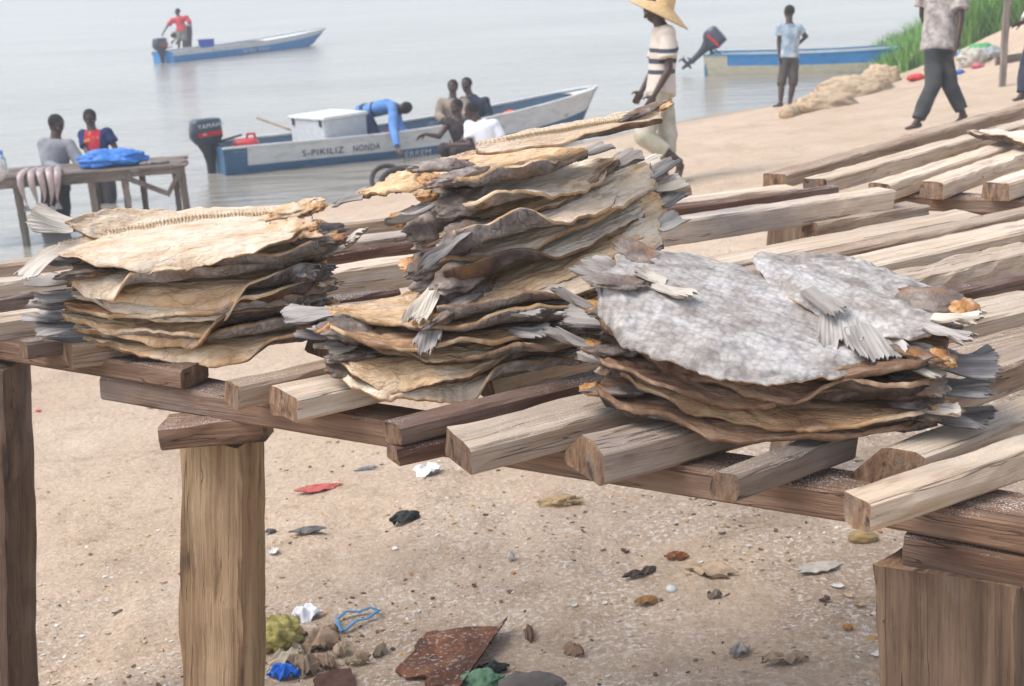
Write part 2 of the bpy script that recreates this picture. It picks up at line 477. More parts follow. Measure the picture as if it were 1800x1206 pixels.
_seed = [100]
def plank(a, b, w, th, m, label, name='plank', cat='plank', z=2.40, z2=None, group='planks of the drying rack', up=(0, 0, 1), ext=0.0, drop=0.0, **k):
    """a, b: photograph pixels of the ends of the top face's centre line, lying at height z."""
    A = at_z(a[0], a[1], z); B = at_z(b[0], b[1], z2 if z2 is not None else z)
    A.z -= drop; B.z -= drop
    X = (B - A)
    B = B + X.normalized() * ext
    L = (B - A).length
    _seed[0] += 1
    me = plank_mesh(L, w, th, m, seed=_seed[0], **k)
    o = link(name, me, M=frame(B - A, up, A))
    tag(o, label, cat, group)
    return o
def box_beam(ea, eb, w, th, m, label, z, name='beam', group='beams of the drying rack', **k):
    return plank(ea, eb, w, th, m, label, name=name, cat='beam', z=z, group=group, **k)

box_beam((-90, 575), (341, 640), .09, .045, W_BEAM, 'brown beam on the left post, its cut end above the lower beam', 2.385)
box_beam((203, 652), (1562, 858), .10, .055, W_BEAM, 'long front beam of the rack running across above the middle post', 2.335)
box_beam((1552, 852), (1900, 912), .13, .050, W_BEAM, 'reddish front beam at the right edge lying on a thicker beam', 2.338)
box_beam((1618, 863), (1940, 920), .13, .058, W_BEAM, 'thick dark beam lying on top of the broad right post', 2.338, drop=.0525)
box_beam((1562, 338), (1880, 352), .10, .050, W_BEAM, 'beam under the square plank ends of the farther rack', 2.335)
box_beam((330, 505), (1330, 640), .09, .05, W_BEAM, 'rear beam half hidden under the fish stacks', 2.333)
# posts ------------------------------------------------------------------
def post(px, py, ztop, w, d, yaw, m, label, lean=(0, 0), seed=1):
    p = at_z(px, py, ztop)
    zb = ghs(p.x, p.y) - 0.25
    L = ztop - zb
    me = plank_mesh(L, w, d, m, seed=seed, rough=2.2)
    X = Vector((lean[0], lean[1], -1)).normalized()
    o = link('post', me)
    Zh = Vector((math.sin(yaw), -math.cos(yaw), 0))          # front face normal (plank's top)
    o.matrix_world = frame(X, Zh, p)
    tag(o, label, 'post', 'posts under the racks')
    return o
post(378, 774, 2.222, .145, .13, -.30, W_POST, 'square brown post under the short block, in the middle left', (-.10, 0), 11)
post(-42, 640, 2.338, .145, .13, -.25, W_DPOST, 'dark post at the left edge with a ragged right side', (-.125, 0), 12)
nA, nB = at_z(1552, 852, 2.338), at_z(1900, 912, 2.338); nd = (nB - nA).normalized(); nn_ = Vector((nd.y, -nd.x, 0))
pq = nA + nd * .140 + nn_ * .092; pq.z = 2.224
me = plank_mesh(1.1, .235, .19, W_DPOST, seed=13, rough=1.6); o = link('post', me); o.matrix_world = frame((.03, 0, -1), nn_, pq)
tag(o, 'broad cracked dark post at the right carrying two stacked beams', 'post', 'posts under the racks')
post(1388, 392, 2.31, .125, .10, -.35, W_MID, 'short pale post seen through the gap behind the long planks', (0, 0), 14)
post(1720, 372, 2.28, .09, .09, -.35, W_MID, 'post below the farther rack beam', (0, 0), 16)
plank((290, 742), (470, 728), .095, .052, W_BEAM, 'short dark block between the middle post and the long beam', name='timber_block', cat='timber block', z=2.278, group=None, rough=2)

# planks of the near rack, front edge to back ------------------------------
P = plank
P((-80, 471), (1205, 325), .06, .05, W_MID, 'rearmost grey plank, passing behind the tall leaning fish stack', z=2.43, z2=2.40)
P((-80, 501), (1392, 326), .085, .055, W_PALE, 'pale plank whose end stops short of the far planks', z=2.43, z2=2.402)
P((-80, 533), (1470, 325), .03, .05, W_DARK, 'thin dark red plank between two pale ones at the back', z=2.43, z2=2.398)
P((-80, 568), (1555, 331), .085, .072, W_PALE, 'thick pale plank with a tall front side and square end', z=2.432, z2=2.404)
P((40, 598), (700, 505), .05, .04, W_DARK, 'short black plank beside the left fish stack', z=2.42, z2=2.39)
P((118, 600), (760, 520), .09, .055, W_MID, 'brown plank with a blunt end under the left fish stack', z=2.425, z2=2.395)
P((560, 590), (1700, 373), .12, .05, W_PALE, 'wide pale plank ending in a square end behind the right stack', z=2.40)
P((404, 675), (1830, 360), .075, .046, W_MID, 'narrow grey brown plank starting right of the middle post block', z=2.397)
P((497, 690), (1830, 388), .12, .048, W_PALE, 'wide pale plank with a dark waney lower side', z=2.402, wany=.03)
P((850, 655), (1830, 432), .10, .06, W_PALE, 'rounded pale slab just behind the red plank', z=2.398, rough=2.5)
P((690, 744), (1830, 472), .052, .04, W_DARK, 'dark red plank dusted with salt under the middle stack', z=2.408)
P((690, 782), (835, 750), .07, .032, W_DARK, 'short dark offcut wedged under the salty red plank', z=2.366)
P((806, 771), (1830, 516), .13, .05, W_PALE, 'wide salty plank with a red stained end face', z=2.40)
tri = [(-.055, -.012), (-.02, 0), (.012, 0), (.062, -.045), (.066, -.058), (.05, -.066), (0, -.066), (-.05, -.066), (-.062, -.055)]
P((1026, 768), (1830, 572), .12, .056, W_MID, 'three sided log with a reddish triangular end', z=2.404, sec=[(y * 1.2, z) for y, z in tri])
P((1272, 832), (1490, 758), .05, .045, W_GREY, 'thin grey splintered stick poking out under the right stack', z=2.392)
P((1560, 700), (1830, 606), .09, .06, W_MID, 'brown plank right of the right fish stack', z=2.398)
P((1556, 785), (1830, 688), .09, .075, W_PALE, 'thick slanted slab beside the nearest plank', z=2.405, sec=[(-.065, -.006), (-.05, 0), (-.01, 0), (.01, -.003), (.062, -.062), (.064, -.072), (.05, -.078), (-.02, -.078), (-.06, -.05)])
P((1506, 872), (1840, 766), .062, .050, W_PALE, 'nearest plank with a cracked side and orange end grain', z=2.400, rough=1.4)
# planks of the farther rack
g2 = 'planks of the farther rack'
P((1362, 306), (1830, 176), .085, .05, W_MID, 'rearmost plank of the farther rack beside the walking legs', group=g2)
P((1432, 314), (1830, 206), .085, .055, W_PALE, 'second plank from the back on the farther rack', group=g2)
P((1548, 322), (1830, 232), .085, .06, W_PALE, 'third farther plank, running under the single split fish', group=g2)
P((1640, 320), (1830, 253), .085, .058, W_PALE, 'farther plank with the left one of two square dark ends', group=g2)
P((1750, 322), (1850, 290), .095, .058, W_PALE, 'farther plank with the right one of two square dark ends', group=g2)
P((1420, 388), (1612, 358), .10, .04, W_MID, 'broken short board under the gap between the two racks', z=2.345, group=g2, rough=2)

# ---------------------------------------------------------------- dried split fish
def fishmat(name, cols, ribs, rough=.7, bump=1.0, dk=(.22, .10, .045), vk=.32, **k):
    return mat(name, cols, scale=11, stretch=(1, 3.0, 1), rough=rough, bump=bump, bscale=30, bstretch=(1, 2.6, 1), bdist=.008, rand=.12,
               veins=[(dk, 5, .010, (1, 3.5, 1), vk), (tuple(x * .8 + .03 for x in cols[0]), 16, .03, (1, 4, 1), .22)], **k)
EDGE_BROWN = (.20, .10, .045)
FLESH_PALE = fishmat('pale_dried_flesh', [(.58, .40, .25), (.70, .555, .41), (.78, .675, .55)], True, vk=.22,
                     layer=[((.62, .32, .14), 5, .62, .80, (1, 1.6, 1)), ((.60, .42, .38), 7, .60, .76, (1, 3, 1))])
FLESH_TAN = fishmat('tan_dried_flesh', [(.40, .215, .10), (.66, .44, .25), (.80, .64, .46)], True,
                    layer=[((.24, .11, .055), 6, .58, .76, (1, 1.6, 1)), ((.66, .50, .38), 9, .56, .72, (1, 3, 1))])
FLESH_BROWN = fishmat('brown_dried_flesh', [(.22, .105, .05), (.40, .23, .12), (.58, .40, .24)], True,
                      layer=((.56, .43, .34), 7, .58, .74, (1, 3, 1)))
FLESH_DARK = fishmat('dark_dried_flesh', [(.12, .062, .034), (.22, .125, .075), (.36, .24, .16)], True,
                      layer=((.38, .29, .23), 7, .56, .74, (1, 3, 1)))
FLESH_PINK = fishmat('pinkish_flesh', [(.58, .38, .30), (.70, .52, .42), (.78, .64, .54)], True)
SKIN_DARK = mat('dark_fish_skin', [(.032, .022, .018), (.08, .058, .048), (.20, .165, .15)], scale=16, stretch=(1, 1.8, 1), rough=.6, bump=1.0, bscale=60, bdist=.008, rand=.2, veins=[((.02, .014, .011), 14, .02, (1, 2, 1), .5)],
                layer=[((.40, .37, .36), 8, .58, .74, (1, 2.4, 1)), ((.22, .10, .035), 6, .55, .70, (1, 1, 1))])
SKIN_GREY = mat('grey_scaly_skin', [(.24, .205, .185), (.39, .355, .33), (.55, .52, .495)], scale=20, stretch=(1, 2.0, 1), rough=.7, bump=.55, bscale=48, bdist=.009, rand=.05, veins=[((.24, .20, .18), 9, .010, (1, 4.0, 1), .35)],
                layer=[((.56, .46, .36), 6, .58, .76, (1, 1, 1)), ((.62, .60, .60), 5, .54, .70, (1, 1.5, 1)), ((.20, .17, .155), 7, .57, .70, (1, 2.5, 1))], scales=(85, .16, .34))
SKIN_MID = mat('brown_grey_skin', [(.12, .095, .08), (.26, .23, .215), (.50, .47, .455)], scale=14, stretch=(1, 1.8, 1), rough=.7, bump=1.0, bscale=50, bdist=.008, rand=.2, veins=[((.05, .035, .03), 10, .015, (1, 2.4, 1), .5)],
                layer=((.28, .14, .055), 7, .56, .70, (1, 1, 1)), scales=(85, .2, .3))
RIM = mat('curled_cut_edge', [(.14, .07, .035), (.42, .26, .13), (.76, .60, .42)], scale=7, rough=.75, bump=.6, bscale=70, rand=.1)
RIM_DARK = mat('dark_cut_edge', [(.06, .035, .022), (.17, .095, .055), (.42, .29, .19)], scale=9, rough=.8, bump=.7, bscale=70, rand=.2)
BONE = mat('orange_head_bone', [(.20, .085, .03), (.45, .22, .08), (.66, .45, .26)], scale=26, rough=.55, bump=.9, bscale=50, bdist=.008, rand=.15,
           layer=((.72, .62, .50), 14, .56, .68, (1, 1, 1)))
GILL = mat('gill_cover_skin', [(.07, .05, .04), (.18, .135, .11), (.38, .32, .28)], scale=22, rough=.5, bump=1.0, bscale=46, bdist=.012, rand=.15, spec=.45,
           layer=((.30, .135, .04), 10, .55, .68, (1, 1, 1)))
FIN_GREY = mat('grey_fin', [(.17, .15, .14), (.30, .27, .25), (.44, .40, .375)], scale=14, stretch=(.4, 4, 1), rough=.65, bump=.5, bscale=30, rand=.15)
FIN_SILVER = mat('silver_fin', [(.22, .19, .17), (.35, .32, .295), (.50, .465, .43)], scale=14, stretch=(.4, 4, 1), rough=.65, bump=.5, bscale=30, rand=.1)
FIN_PALE = mat('pale_fin', [(.36, .31, .25), (.52, .46, .39), (.64, .59, .52)], scale=14, stretch=(.4, 4, 1), rough=.65, bump=.5, bscale=30, rand=.1)
SPINE = mat('backbone', [(.50, .36, .21), (.66, .52, .34)], scale=40, rough=.6, bump=.5)

WDEF = [(0, .022), (.06, .035), (.18, .075), (.38, .112), (.6, .128), (.8, .120), (.93, .098), (1, .062)]

def fan(L, wid, m, seed=0, curl=0.0, nr=12, base=.012, ragged=.12, rays=13, parent=None, name='tail_fin', M=None, asym=0.0):
    nu, nv = 16, nr * 4 + 1
    rs = np.random.RandomState(seed)
    u = np.linspace(0, 1, nu)[:, None]; v = np.linspace(-1, 1, nv)[None, :]
    edge = 1 - .18 * np.abs(v) ** 2.2 + ragged * vnoise(v * 7 + seed, v * 0, seed) * .5 + .05 * vnoise(v * 40, v * 0, seed + 1)
    edge = edge - .13 * np.abs(np.sin(v * rays * math.pi)) ** 3 * (.4 + .6 * np.abs(vnoise(v * 5, v * 0, seed + 4)))
    notch = -.10 * np.exp(-(v / .35) ** 2)
    x = L * u * (edge + notch)
    hw = base + (wid - base) * np.clip(u, 0, 1) ** .75
    y = hw * v + asym * L * u * u
    z = np.sin(v * rays * math.pi) * .0011 * np.sqrt(u) + curl * L * u ** 2 + .012 * vnoise(u * 2 + v * 1.4, v * 1.5, seed + 7) * u
    th = .0012
    top = np.stack([x + 0 * v, y, z + th], 2).reshape(-1, 3); bot = np.stack([x + 0 * v, y, z - th], 2).reshape(-1, 3)
    n = nu * nv
    f = grid_faces(nu, nv, 0, flip=True) + grid_faces(nu, nv, n, flip=False)
    me = mesh_from(np.concatenate([top, bot]), f, m)
    return link(name, me, parent, M=M)

def lump(rx, ry, rz, m, seed=0, amp=.3, nu=22, nv=28, fr=2.2, open_=0.0):
    th = np.linspace(0, math.pi, nu)[:, None]; ph = np.linspace(0, 2 * math.pi, nv, endpoint=False)[None, :]
    dx = np.cos(th) + 0 * ph; dy = np.sin(th) * np.cos(ph); dz = np.sin(th) * np.sin(ph)
    r = np.zeros(dx.shape)
    for i in range(nu):
        for j in range(nv):
            p = Vector((dx[i, j], dy[i, j], dz[i, j])) * fr + Vector((seed * 3.1, seed * 1.7, 0))
            r[i, j] = 1 + amp * noise.fractal(p, .8, 2.1, 4)
    Vv = np.stack([dx * r * rx, dy * r * ry, dz * r * rz], 2).reshape(-1, 3)
    return mesh_from(Vv, grid_faces(nu, nv, wrap=True), m)

def fish(A, B, label, name='dried_fish', head='B', wf=1.0, wb=1.0, roll=0.0, cf=((0, 0), (1, 0)), cb=((0, 0), (1, 0)), sag=0.0,
         skin_up=False, flesh=None, skin=None, seed=0, wav=.010, res=1, spine=None, parts=True, tail=(.11, .055, 0.0), tailm=None,
         pec=None, heads=((.055, .034, .02), (.055, .034, .02)), group='split dried fish in the stacks', cat='dried fish', thick=.012, yawfix=0.0, tw=0.0,
         tailyaw=0.0, wprof=None, bonep=.38, bone=False, headm=None, crease=.0036, rimm=None, an=1.0):
    """A, B world points of the body axis ends (image left, image right). Local x runs tail -> head, local +y towards the viewer."""
    flesh = flesh or FLESH_TAN; skin = skin or SKIN_DARK
    A = Vector(A); B = Vector(B)
    X = (B - A); L = X.length; X.normalize()
    H = Vector((X.x, X.y, 0)).normalized()
    Yf = Vector((H.y, -H.x, 0))                      # towards the viewer
    Zl = X.cross(-Yf).normalized()
    if Zl.z < 0: Zl = -Zl
    c, s = math.cos(roll), math.sin(roll)
    Y2 = Yf * c - Zl * s; Z2 = Zl * c + Yf * s
    O = A
    M = Matrix(((X.x, Y2.x, Z2.x, O.x), (X.y, Y2.y, Z2.y, O.y), (X.z, Y2.z, Z2.z, O.z), (0, 0, 0, 1)))
    # that frame is left-handed (X right, Y to viewer, Z up); negate Y: local y points away from the viewer
    M = Matrix(((X.x, -Y2.x, Z2.x, O.x), (X.y, -Y2.y, Z2.y, O.y), (X.z, -Y2.z, Z2.z, O.z), (0, 0, 0, 1)))
    root = empty(name); root.matrix_world = M
    tag(root, label, cat, group)
    sg_b = 1 if head == 'B' else -1
    nu, nv = (int(135 * res), int(38 * res))
    t = np.linspace(0, 1, nu)[:, None]; v = np.linspace(-1, 1, nv)[None, :]      # v>0 : to the viewer
    u = t if head == 'B' else 1 - t
    wp = wprof or WDEF
    wbase = smin(u, wp)
    wide = np.where(v > 0, wbase * wf, wbase * wb)
    wide = wide * (1 + .08 * vnoise(t * 5 + v * .6, v * .0 + seed, seed) + .026 * vnoise(t * 17, v * 0 + np.sign(v) * 3, seed + 2) + .016 * vnoise(t * 60, v * 0 + np.sign(v) * 3, seed + 8))
    y = v * wide
    x = L * t + (.014 * fbm(v * 2.0 + t * 0, t * 0 + seed, 3, seed + 4)) * (2 * np.abs(t - .5)) ** 3 + L * .03 * -np.maximum(np.abs(v) - .5, 0) * (2 * t - 1)
    # each side is bent along its width: the bend angle grows towards the edge (negative = lip hangs down)
    ang = np.where(v > 0, smin(t, cf), smin(t, cb)) / .03 * 1.05
    ang = ang * (1 + .35 * an * vnoise(t * 6 + seed, v * 0 + np.sign(v), seed + 15)) + .42 * an * vnoise(t * 3.6 + seed, v * 0 + np.sign(v) * 2, seed + 16)
    th_ = np.clip(ang, -1.75, 1.9) * (np.maximum(0, np.abs(v) - .42) / .58) ** 1.35
    dv = np.abs(np.gradient(v[0]))[None, :]
    c0 = nv // 2
    cy = np.zeros((nu, nv)); cz = np.zeros((nu, nv))
    for j in range(c0 + 1, nv):
        ds = np.abs(y[:, j] - y[:, j - 1]); cy[:, j] = cy[:, j - 1] + ds * np.cos(th_[:, j]); cz[:, j] = cz[:, j - 1] + ds * np.sin(th_[:, j])
    for j in range(c0 - 1, -1, -1):
        ds = np.abs(y[:, j] - y[:, j + 1]); cy[:, j] = cy[:, j + 1] - ds * np.cos(th_[:, j]); cz[:, j] = cz[:, j + 1] + ds * np.sin(th_[:, j])
    y0_ = y; y = cy + y[:, c0:c0 + 1]
    z = cz + sag * (4 * (t - .5) ** 2) + tw * (t - .5) * v
    z = z + wav * fbm(t * 5.5 + seed, v * 1.6, 3, seed + 1) * (.35 + np.abs(v) ** 2 * .8)
    z = z + crease * .9 * fbm(t * 18, v * 9, 4, seed + 6) - crease * np.maximum(0, 1 - np.abs(vnoise(t * 5, v * 7 + seed, seed + 21)) * 5) * (.3 + np.abs(v)) + .0022 * vnoise(t * 12, np.sign(v) * 2.0 + seed, seed + 9) * np.abs(v) ** 4
    if spine is not None:
        d = (y0_ - spine * wbase) / .009
        comb = .6 + .4 * np.abs(np.sin(t * L * 330))
        z = z + np.exp(-d ** 2) * .0065 * comb * (1 if not skin_up else 0)
        z = z - np.exp(-((y0_ - (spine * wbase + .016)) / .006) ** 2) * .0025
    th = thick * (.55 + .45 * (1 - np.abs(v) ** 4)) * (1 + .3 * vnoise(t * 9, v * 4, seed + 12))
    yl = -y + 0 * t
    sg_ = np.where(v > 0, 1.0, -1.0)
    ny, nz = np.sin(th_) * sg_ * th / 2, np.cos(th_) * th / 2
    top = np.stack([x + 0 * v, yl + ny, z + nz], 2).reshape(-1, 3)
    bot = np.stack([x + 0 * v, yl - ny, z - nz], 2).reshape(-1, 3)
    n = nu * nv
    Vv = np.concatenate([top, bot])
    f1 = grid_faces(nu, nv, 0, flip=False); f2 = grid_faces(nu, nv, n, flip=True)
    rim = []
    def ring():
        r = [(0, j) for j in range(nv)] + [(i, nv - 1) for i in range(1, nu)] + [(nu - 1, j) for j in range(nv - 2, -1, -1)] + [(i, 0) for i in range(nu - 2, 0, -1)]
        return [a * nv + b for a, b in r]
    rg = ring()
    for k in range(len(rg)):
        a, b_ = rg[k], rg[(k + 1) % len(rg)]
        rim.append((a, b_, n + b_, n + a))
    # strips next to the rim read as the cut edge
    mi = []
    for i in range(nu - 1):
        for j in range(nv - 1):
            e = (j in (0, nv - 2)) or (i in (0, nu - 2))
            mi.append(0)
    mi2 = [1] * len(f2)
    mi = mi + mi2 + [2] * len(rim)
    fm, sm_ = (skin, flesh) if skin_up else (flesh, skin)
    me = mesh_from(Vv, f1 + f2 + rim, [fm, sm_, rimm or RIM], mi)
    bm = bmesh.new(); bm.from_mesh(me); bmesh.ops.recalc_face_normals(bm, faces=bm.faces); bm.to_mesh(me); bm.free()
    link('body', me, root)
    sg = 1 if head == 'B' else -1
    xt, xh = (0, L) if head == 'B' else (L, 0)
    def surf(tt, vv):
        i = int(np.clip(round(tt * (nu - 1)), 0, nu - 1)); j = int(np.clip(round((vv + 1) / 2 * (nv - 1)), 0, nv - 1))
        return Vector(top[i * nv + j])
    if spine is not None and not skin_up and bone:
        V = []; Fc_ = []
        vv0 = spine
        nb = int(L * 250)
        for i in range(nb):
            tt = .16 + .80 * i / nb
            p = surf(tt, vv0) ; q = surf(min(tt + .01, 1), vv0); p = p.lerp(q, ((tt * (nu - 1)) % 1)) if i else p
            r = .0027 + .0011 * min(1, (tt if head == 'B' else 1 - tt) * 1.5)
            ell(V, Fc_, p + Vector((0, 0, .002)), Vector((r * (.62 if i % 2 else .45), 0, 0)), Vector((0, r * 1.1, 0)), Vector((0, 0, r * 1.15)), 8, 6)
            if i % 2 == 0:
                a_ = surf(tt, vv0 + .12); ring_seg(V, Fc_, p + Vector((0, 0, .002)), a_ + Vector((.004 * sg_b, 0, .001)), .0014, .0007, None, 6)
        link('backbone', mesh_from(V, Fc_, SPINE), root)
    if parts:
        if tail:
            p = surf(0.004 if sg > 0 else .996, 0); p.z -= thick * .5
            tl, twd, tc = tail
            d = Vector((-sg, math.tan(tailyaw) * 1.0, 0))
            fan(tl, twd, tailm or FIN_GREY, seed + 3, tc, M=frame(d, (0, 0, 1), p - d.normalized() * .008), parent=root, name='tail_fin', base=.021)
        if heads:
            for k, hsz in enumerate(heads):
                if not hsz: continue
                side = .50 if k == 0 else -.5
                p = surf(.955 if sg > 0 else .045, side)
                lx, ly, lz = hsz
                rnd_ = random.Random(seed * 7 + k)
                o = link('gill_cover', lump(lx * 1.1, ly, lz * .62, headm or GILL, seed + k * 7, .30 if not headm else .6, fr=2.4), root)
                tl_ = (.5 if rnd_.random() < .5 else -.25) * (1 if k == 0 else 0)
                o.matrix_local = frame((sg, (-.25 if k == 0 else .25), rnd_.uniform(-.1, .15)), (0, -tl_, 1), p + Vector((sg * lx * -.25, 0, lz * .1)))
                if rnd_.random() < bonep:
                    q = p + Vector((sg * lx * .55, 0, lz * .2))
                    o = link('jaw_bone', lump(lx * .42, ly * .7, lz * .55, BONE, seed + 40 + k, .38, 26, 32, 2.0), root)
                    o.matrix_local = frame((sg, rnd_.uniform(-.5, .5), rnd_.uniform(-.2, .3)), (0, 0, 1), q)
        if pec:
            for (tt, vv, ln, wd, dirx, diry, dz, pm) in pec:
                p = surf(tt, vv)
                d = Vector((dirx, -diry, dz)).normalized()
                up = Vector((0, .0, 1))
                fan(ln, wd, pm, seed + int(tt * 90), .12, M=frame(d, up, p - d * .006 + Vector((0, 0, .002))), parent=root, name='pectoral_fin', base=(.010 if pm is not FIN_SILVER else wd * .75), nr=9, rays=10, ragged=.2)
    return root

def off(p, dx=0, dy=0, dz=0):
    """dx: to the right, dy: towards the viewer, dz: up (metres)"""
    return Vector((p.x + dx, p.y - dy, p.z + dz))

HEADPALE = mat('pale_split_head', [(.36, .19, .08), (.62, .42, .25), (.76, .64, .50)], scale=24, rough=.6, bump=1.0, bscale=50, bdist=.01)
# ---- left stack ---------------------------------------------------------
DZ = 2.415
L1, R1 = at_z(138, 604, DZ), at_z(578, 578, DZ)
yaw1 = (R1 - L1).normalized()
left = [  # h, dx, head, (front curl), flesh, roll, extras
    dict(h=.000, cf=((0, .01), (.35, -.03), (.6, -.035), (.8, .02), (1, .03)), flesh=FLESH_TAN, head='B', dx=.02, roll=.05, lab='lowest fish of the left stack, its tan edge hanging over the boards'),
    dict(h=.026, cf=((0, .0), (.25, .02), (.5, .02), (.75, .03), (1, .03)), flesh=FLESH_PALE, head='B', dx=.0, roll=.06, lab='second fish from the bottom of the left stack, its dark skin turned outwards'),
    dict(h=.052, cf=((0, -.0), (.3, -.04), (.5, -.035), (.7, .032), (1, .03)), flesh=FLESH_TAN, head='B', dx=-.02, roll=.08, lab='third fish from the bottom of the left stack, with a small curled right edge'),
    dict(h=.078, cf=((0, .0), (.3, .012), (.6, .01), (.78, .03), (1, .02)), flesh=FLESH_BROWN, head='B', dx=-.015, roll=.10, lab='fourth fish from the bottom of the left stack, thin brown edge'),
    dict(h=.103, cf=((0, -.02), (.35, -.03), (.6, -.03), (.7, .02), (1, .04)), flesh=FLESH_PALE, head='B', dx=.005, roll=.12, lab='fish in the left stack with a pale lip just below the golden fold'),
    dict(h=.130, cf=((0, -.03), (.3, -.055), (.6, -.05), (.75, .03), (1, .045)), flesh=FLESH_TAN, head='B', dx=.0, roll=.13, lab='fish in the left stack showing the widest golden fold'),
    dict(h=.155, cf=((0, -.05), (.14, -.04), (.28, .03), (.6, .032), (1, .03)), flesh=FLESH_PALE, head='A', dx=.01, roll=.14, lab='fish near the top of the left stack whose tail fin sticks up at the right'),
    dict(h=.183, cf=((0, .01), (.25, .035), (.6, .03), (.8, .02), (1, .03)), flesh=FLESH_TAN, head='B', dx=.035, roll=.18, lab='grey backed fish directly beneath the top fish of the left stack'),
]
for i, d in enumerate(left):
    a = off(L1, d['dx'], i * .0015, d['h']); b = off(R1, d['dx'], i * .0015, d['h'] + (.01 if i > 5 else 0))
    isA = d['head'] == 'A'
    pec = [(.9, .7, .07, .016, .75, .6, -.1, FIN_GREY)] if i in (2, 5) else None
    fish(a, b, d['lab'], head=d['head'], cf=d['cf'], cb=((0, .0), (1, .01)), roll=d['roll'], seed=20 + i * 3, flesh=d['flesh'],
         thick=.015, an=.7, skin=SKIN_MID if i in (1, 3, 6, 7) else SKIN_DARK, sag=.012, res=1.3, wav=.009, tail=(.10, .05, .05 if not isA else .35), tailm=FIN_GREY if not isA else FIN_PALE,
         pec=pec, tailyaw=(.25, -.2, .35, .1, -.3, .3, -.35, .2)[i], heads=((.055, .032, .017), (.05, .03, .016)))
fish(off(L1, -.01, .03, .226), off(R1, -.015, .02, .256), 'big cream coloured fish lying open on top of the left stack with its backbone showing', head='B',
     cf=((0, -.028), (.2, -.03), (.5, -.03), (.75, .004), (1, .01)), cb=((0, -.01), (.5, .0), (1, .01)), roll=.27, seed=77, flesh=FLESH_PALE, skin=SKIN_MID, sag=-.008,
     res=2.0, wav=.007, crease=.0028, spine=-.50, bone=True, wf=1.12, wb=.85, tail=(.115, .036, -.25), tailm=FIN_PALE, tailyaw=-.75, heads=((.050, .028, .014), (.06, .03, .017)), headm=HEADPALE, bonep=1, thick=.009)
fish(at_d(118, 398, 3.05), at_d(330, 398, 3.16), 'whitish fish behind the top one of the left stack, fan shaped tail at far left', head='B', roll=.55, seed=81, flesh=FLESH_PALE,
     wf=.5, wb=.5, tail=(.10, .052, .15), tailm=FIN_PALE, tailyaw=.25, heads=(None, None), res=1)

# ---- middle stack: the flat fish at the bottom ----------------------------
L2, R2 = at_z(598, 650, DZ), at_z(1045, 632, DZ)
mid = [
    dict(h=.004, cf=((0, -.02), (.3, -.022), (.55, -.02), (.7, .03), (1, .03)), flesh=FLESH_PALE, head='A', lab='lowest fish of the middle stack with a cream lip over the boards'),
    dict(h=.034, cf=((0, -.01), (.25, -.03), (.5, .0), (.7, .02), (1, .02)), flesh=FLESH_TAN, head='A', lab='second fish from the bottom in the middle stack'),
    dict(h=.062, cf=((0, .0), (.25, .0), (.4, -.02), (.7, .02), (1, .0)), flesh=FLESH_TAN, head='B', lab='third fish from the bottom in the middle stack, brown and furrowed at its left'),
    dict(h=.088, cf=((0, .02), (.2, .0), (.5, .01), (.7, .0), (1, -.02)), flesh=FLESH_BROWN, head='A', lab='fourth fish from the bottom in the middle stack, grey tail spread at right'),
    dict(h=.112, cf=((0, .03), (.25, .01), (.5, .01), (.75, .03), (1, .02)), flesh=FLESH_TAN, head='B', lab='uppermost flat fish of the middle stack, under the leaning ones'),
]
for i, d in enumerate(mid):
    pec = [(.86, .8, .10, .02, .8, .5, .05, FIN_GREY), (.7, .8, .09, .022, .9, .6, -.05, FIN_GREY)] if i in (3, 4) else None
    fish(off(L2, (.0, .0, .01, -.01, -.01)[i], 0, d['h']), off(R2, (-.03, 0, .0, .0, -.01)[i], .0, d['h']), d['lab'], head=d['head'], cf=d['cf'], roll=.05 + .015 * i, seed=120 + i * 3,
         flesh=d['flesh'], skin=SKIN_DARK if i in (1,) else SKIN_MID, rimm=RIM_DARK if i in (1, 2) else None, wf=1.12, an=.5, thick=.015, sag=.006, res=1.3, wav=.011, tail=(.11, .05, .05), tailyaw=(.2, -.4, .3, -.35, -.2)[i], pec=pec, heads=((.05, .03, .016), (.05, .03, .016)))

# ---- middle stack: fish filling the wedge between the flat and the leaning ones
for i, (a_, b_, hd_, fl_, cf_, lb_) in enumerate((((630, 600), (1075, 548), 'B', FLESH_PALE, ((0, .02), (.3, -.01), (.6, .02), (1, .0)), 'slightly tilted fish lying on the flat base of the middle stack'),
        ((655, 580), (1100, 505), 'A', FLESH_TAN, ((0, .02), (.3, .0), (.6, .01), (1, -.01)), 'more steeply tilted fish in the wedge of the middle stack'),
        ((690, 565), (1125, 462), 'B', FLESH_PALE, ((0, .0), (.3, .02), (.6, -.01), (1, -.01)), 'steepest wedge fish just under the lowest leaning one'))):
    fish(at_d(*a_, 2.82), at_d(*b_, 2.90), lb_, head=hd_, cf=cf_, roll=.14, seed=150 + i * 3, flesh=fl_, skin=SKIN_MID, sag=.006, res=1.3, wf=.75, wb=.8, tail=(.10, .045, .05), tailm=FIN_GREY if i else FIN_PALE, tailyaw=(-.5, .3, -.45)[i],
         heads=((.05, .03, .016), (.05, .03, .016)))
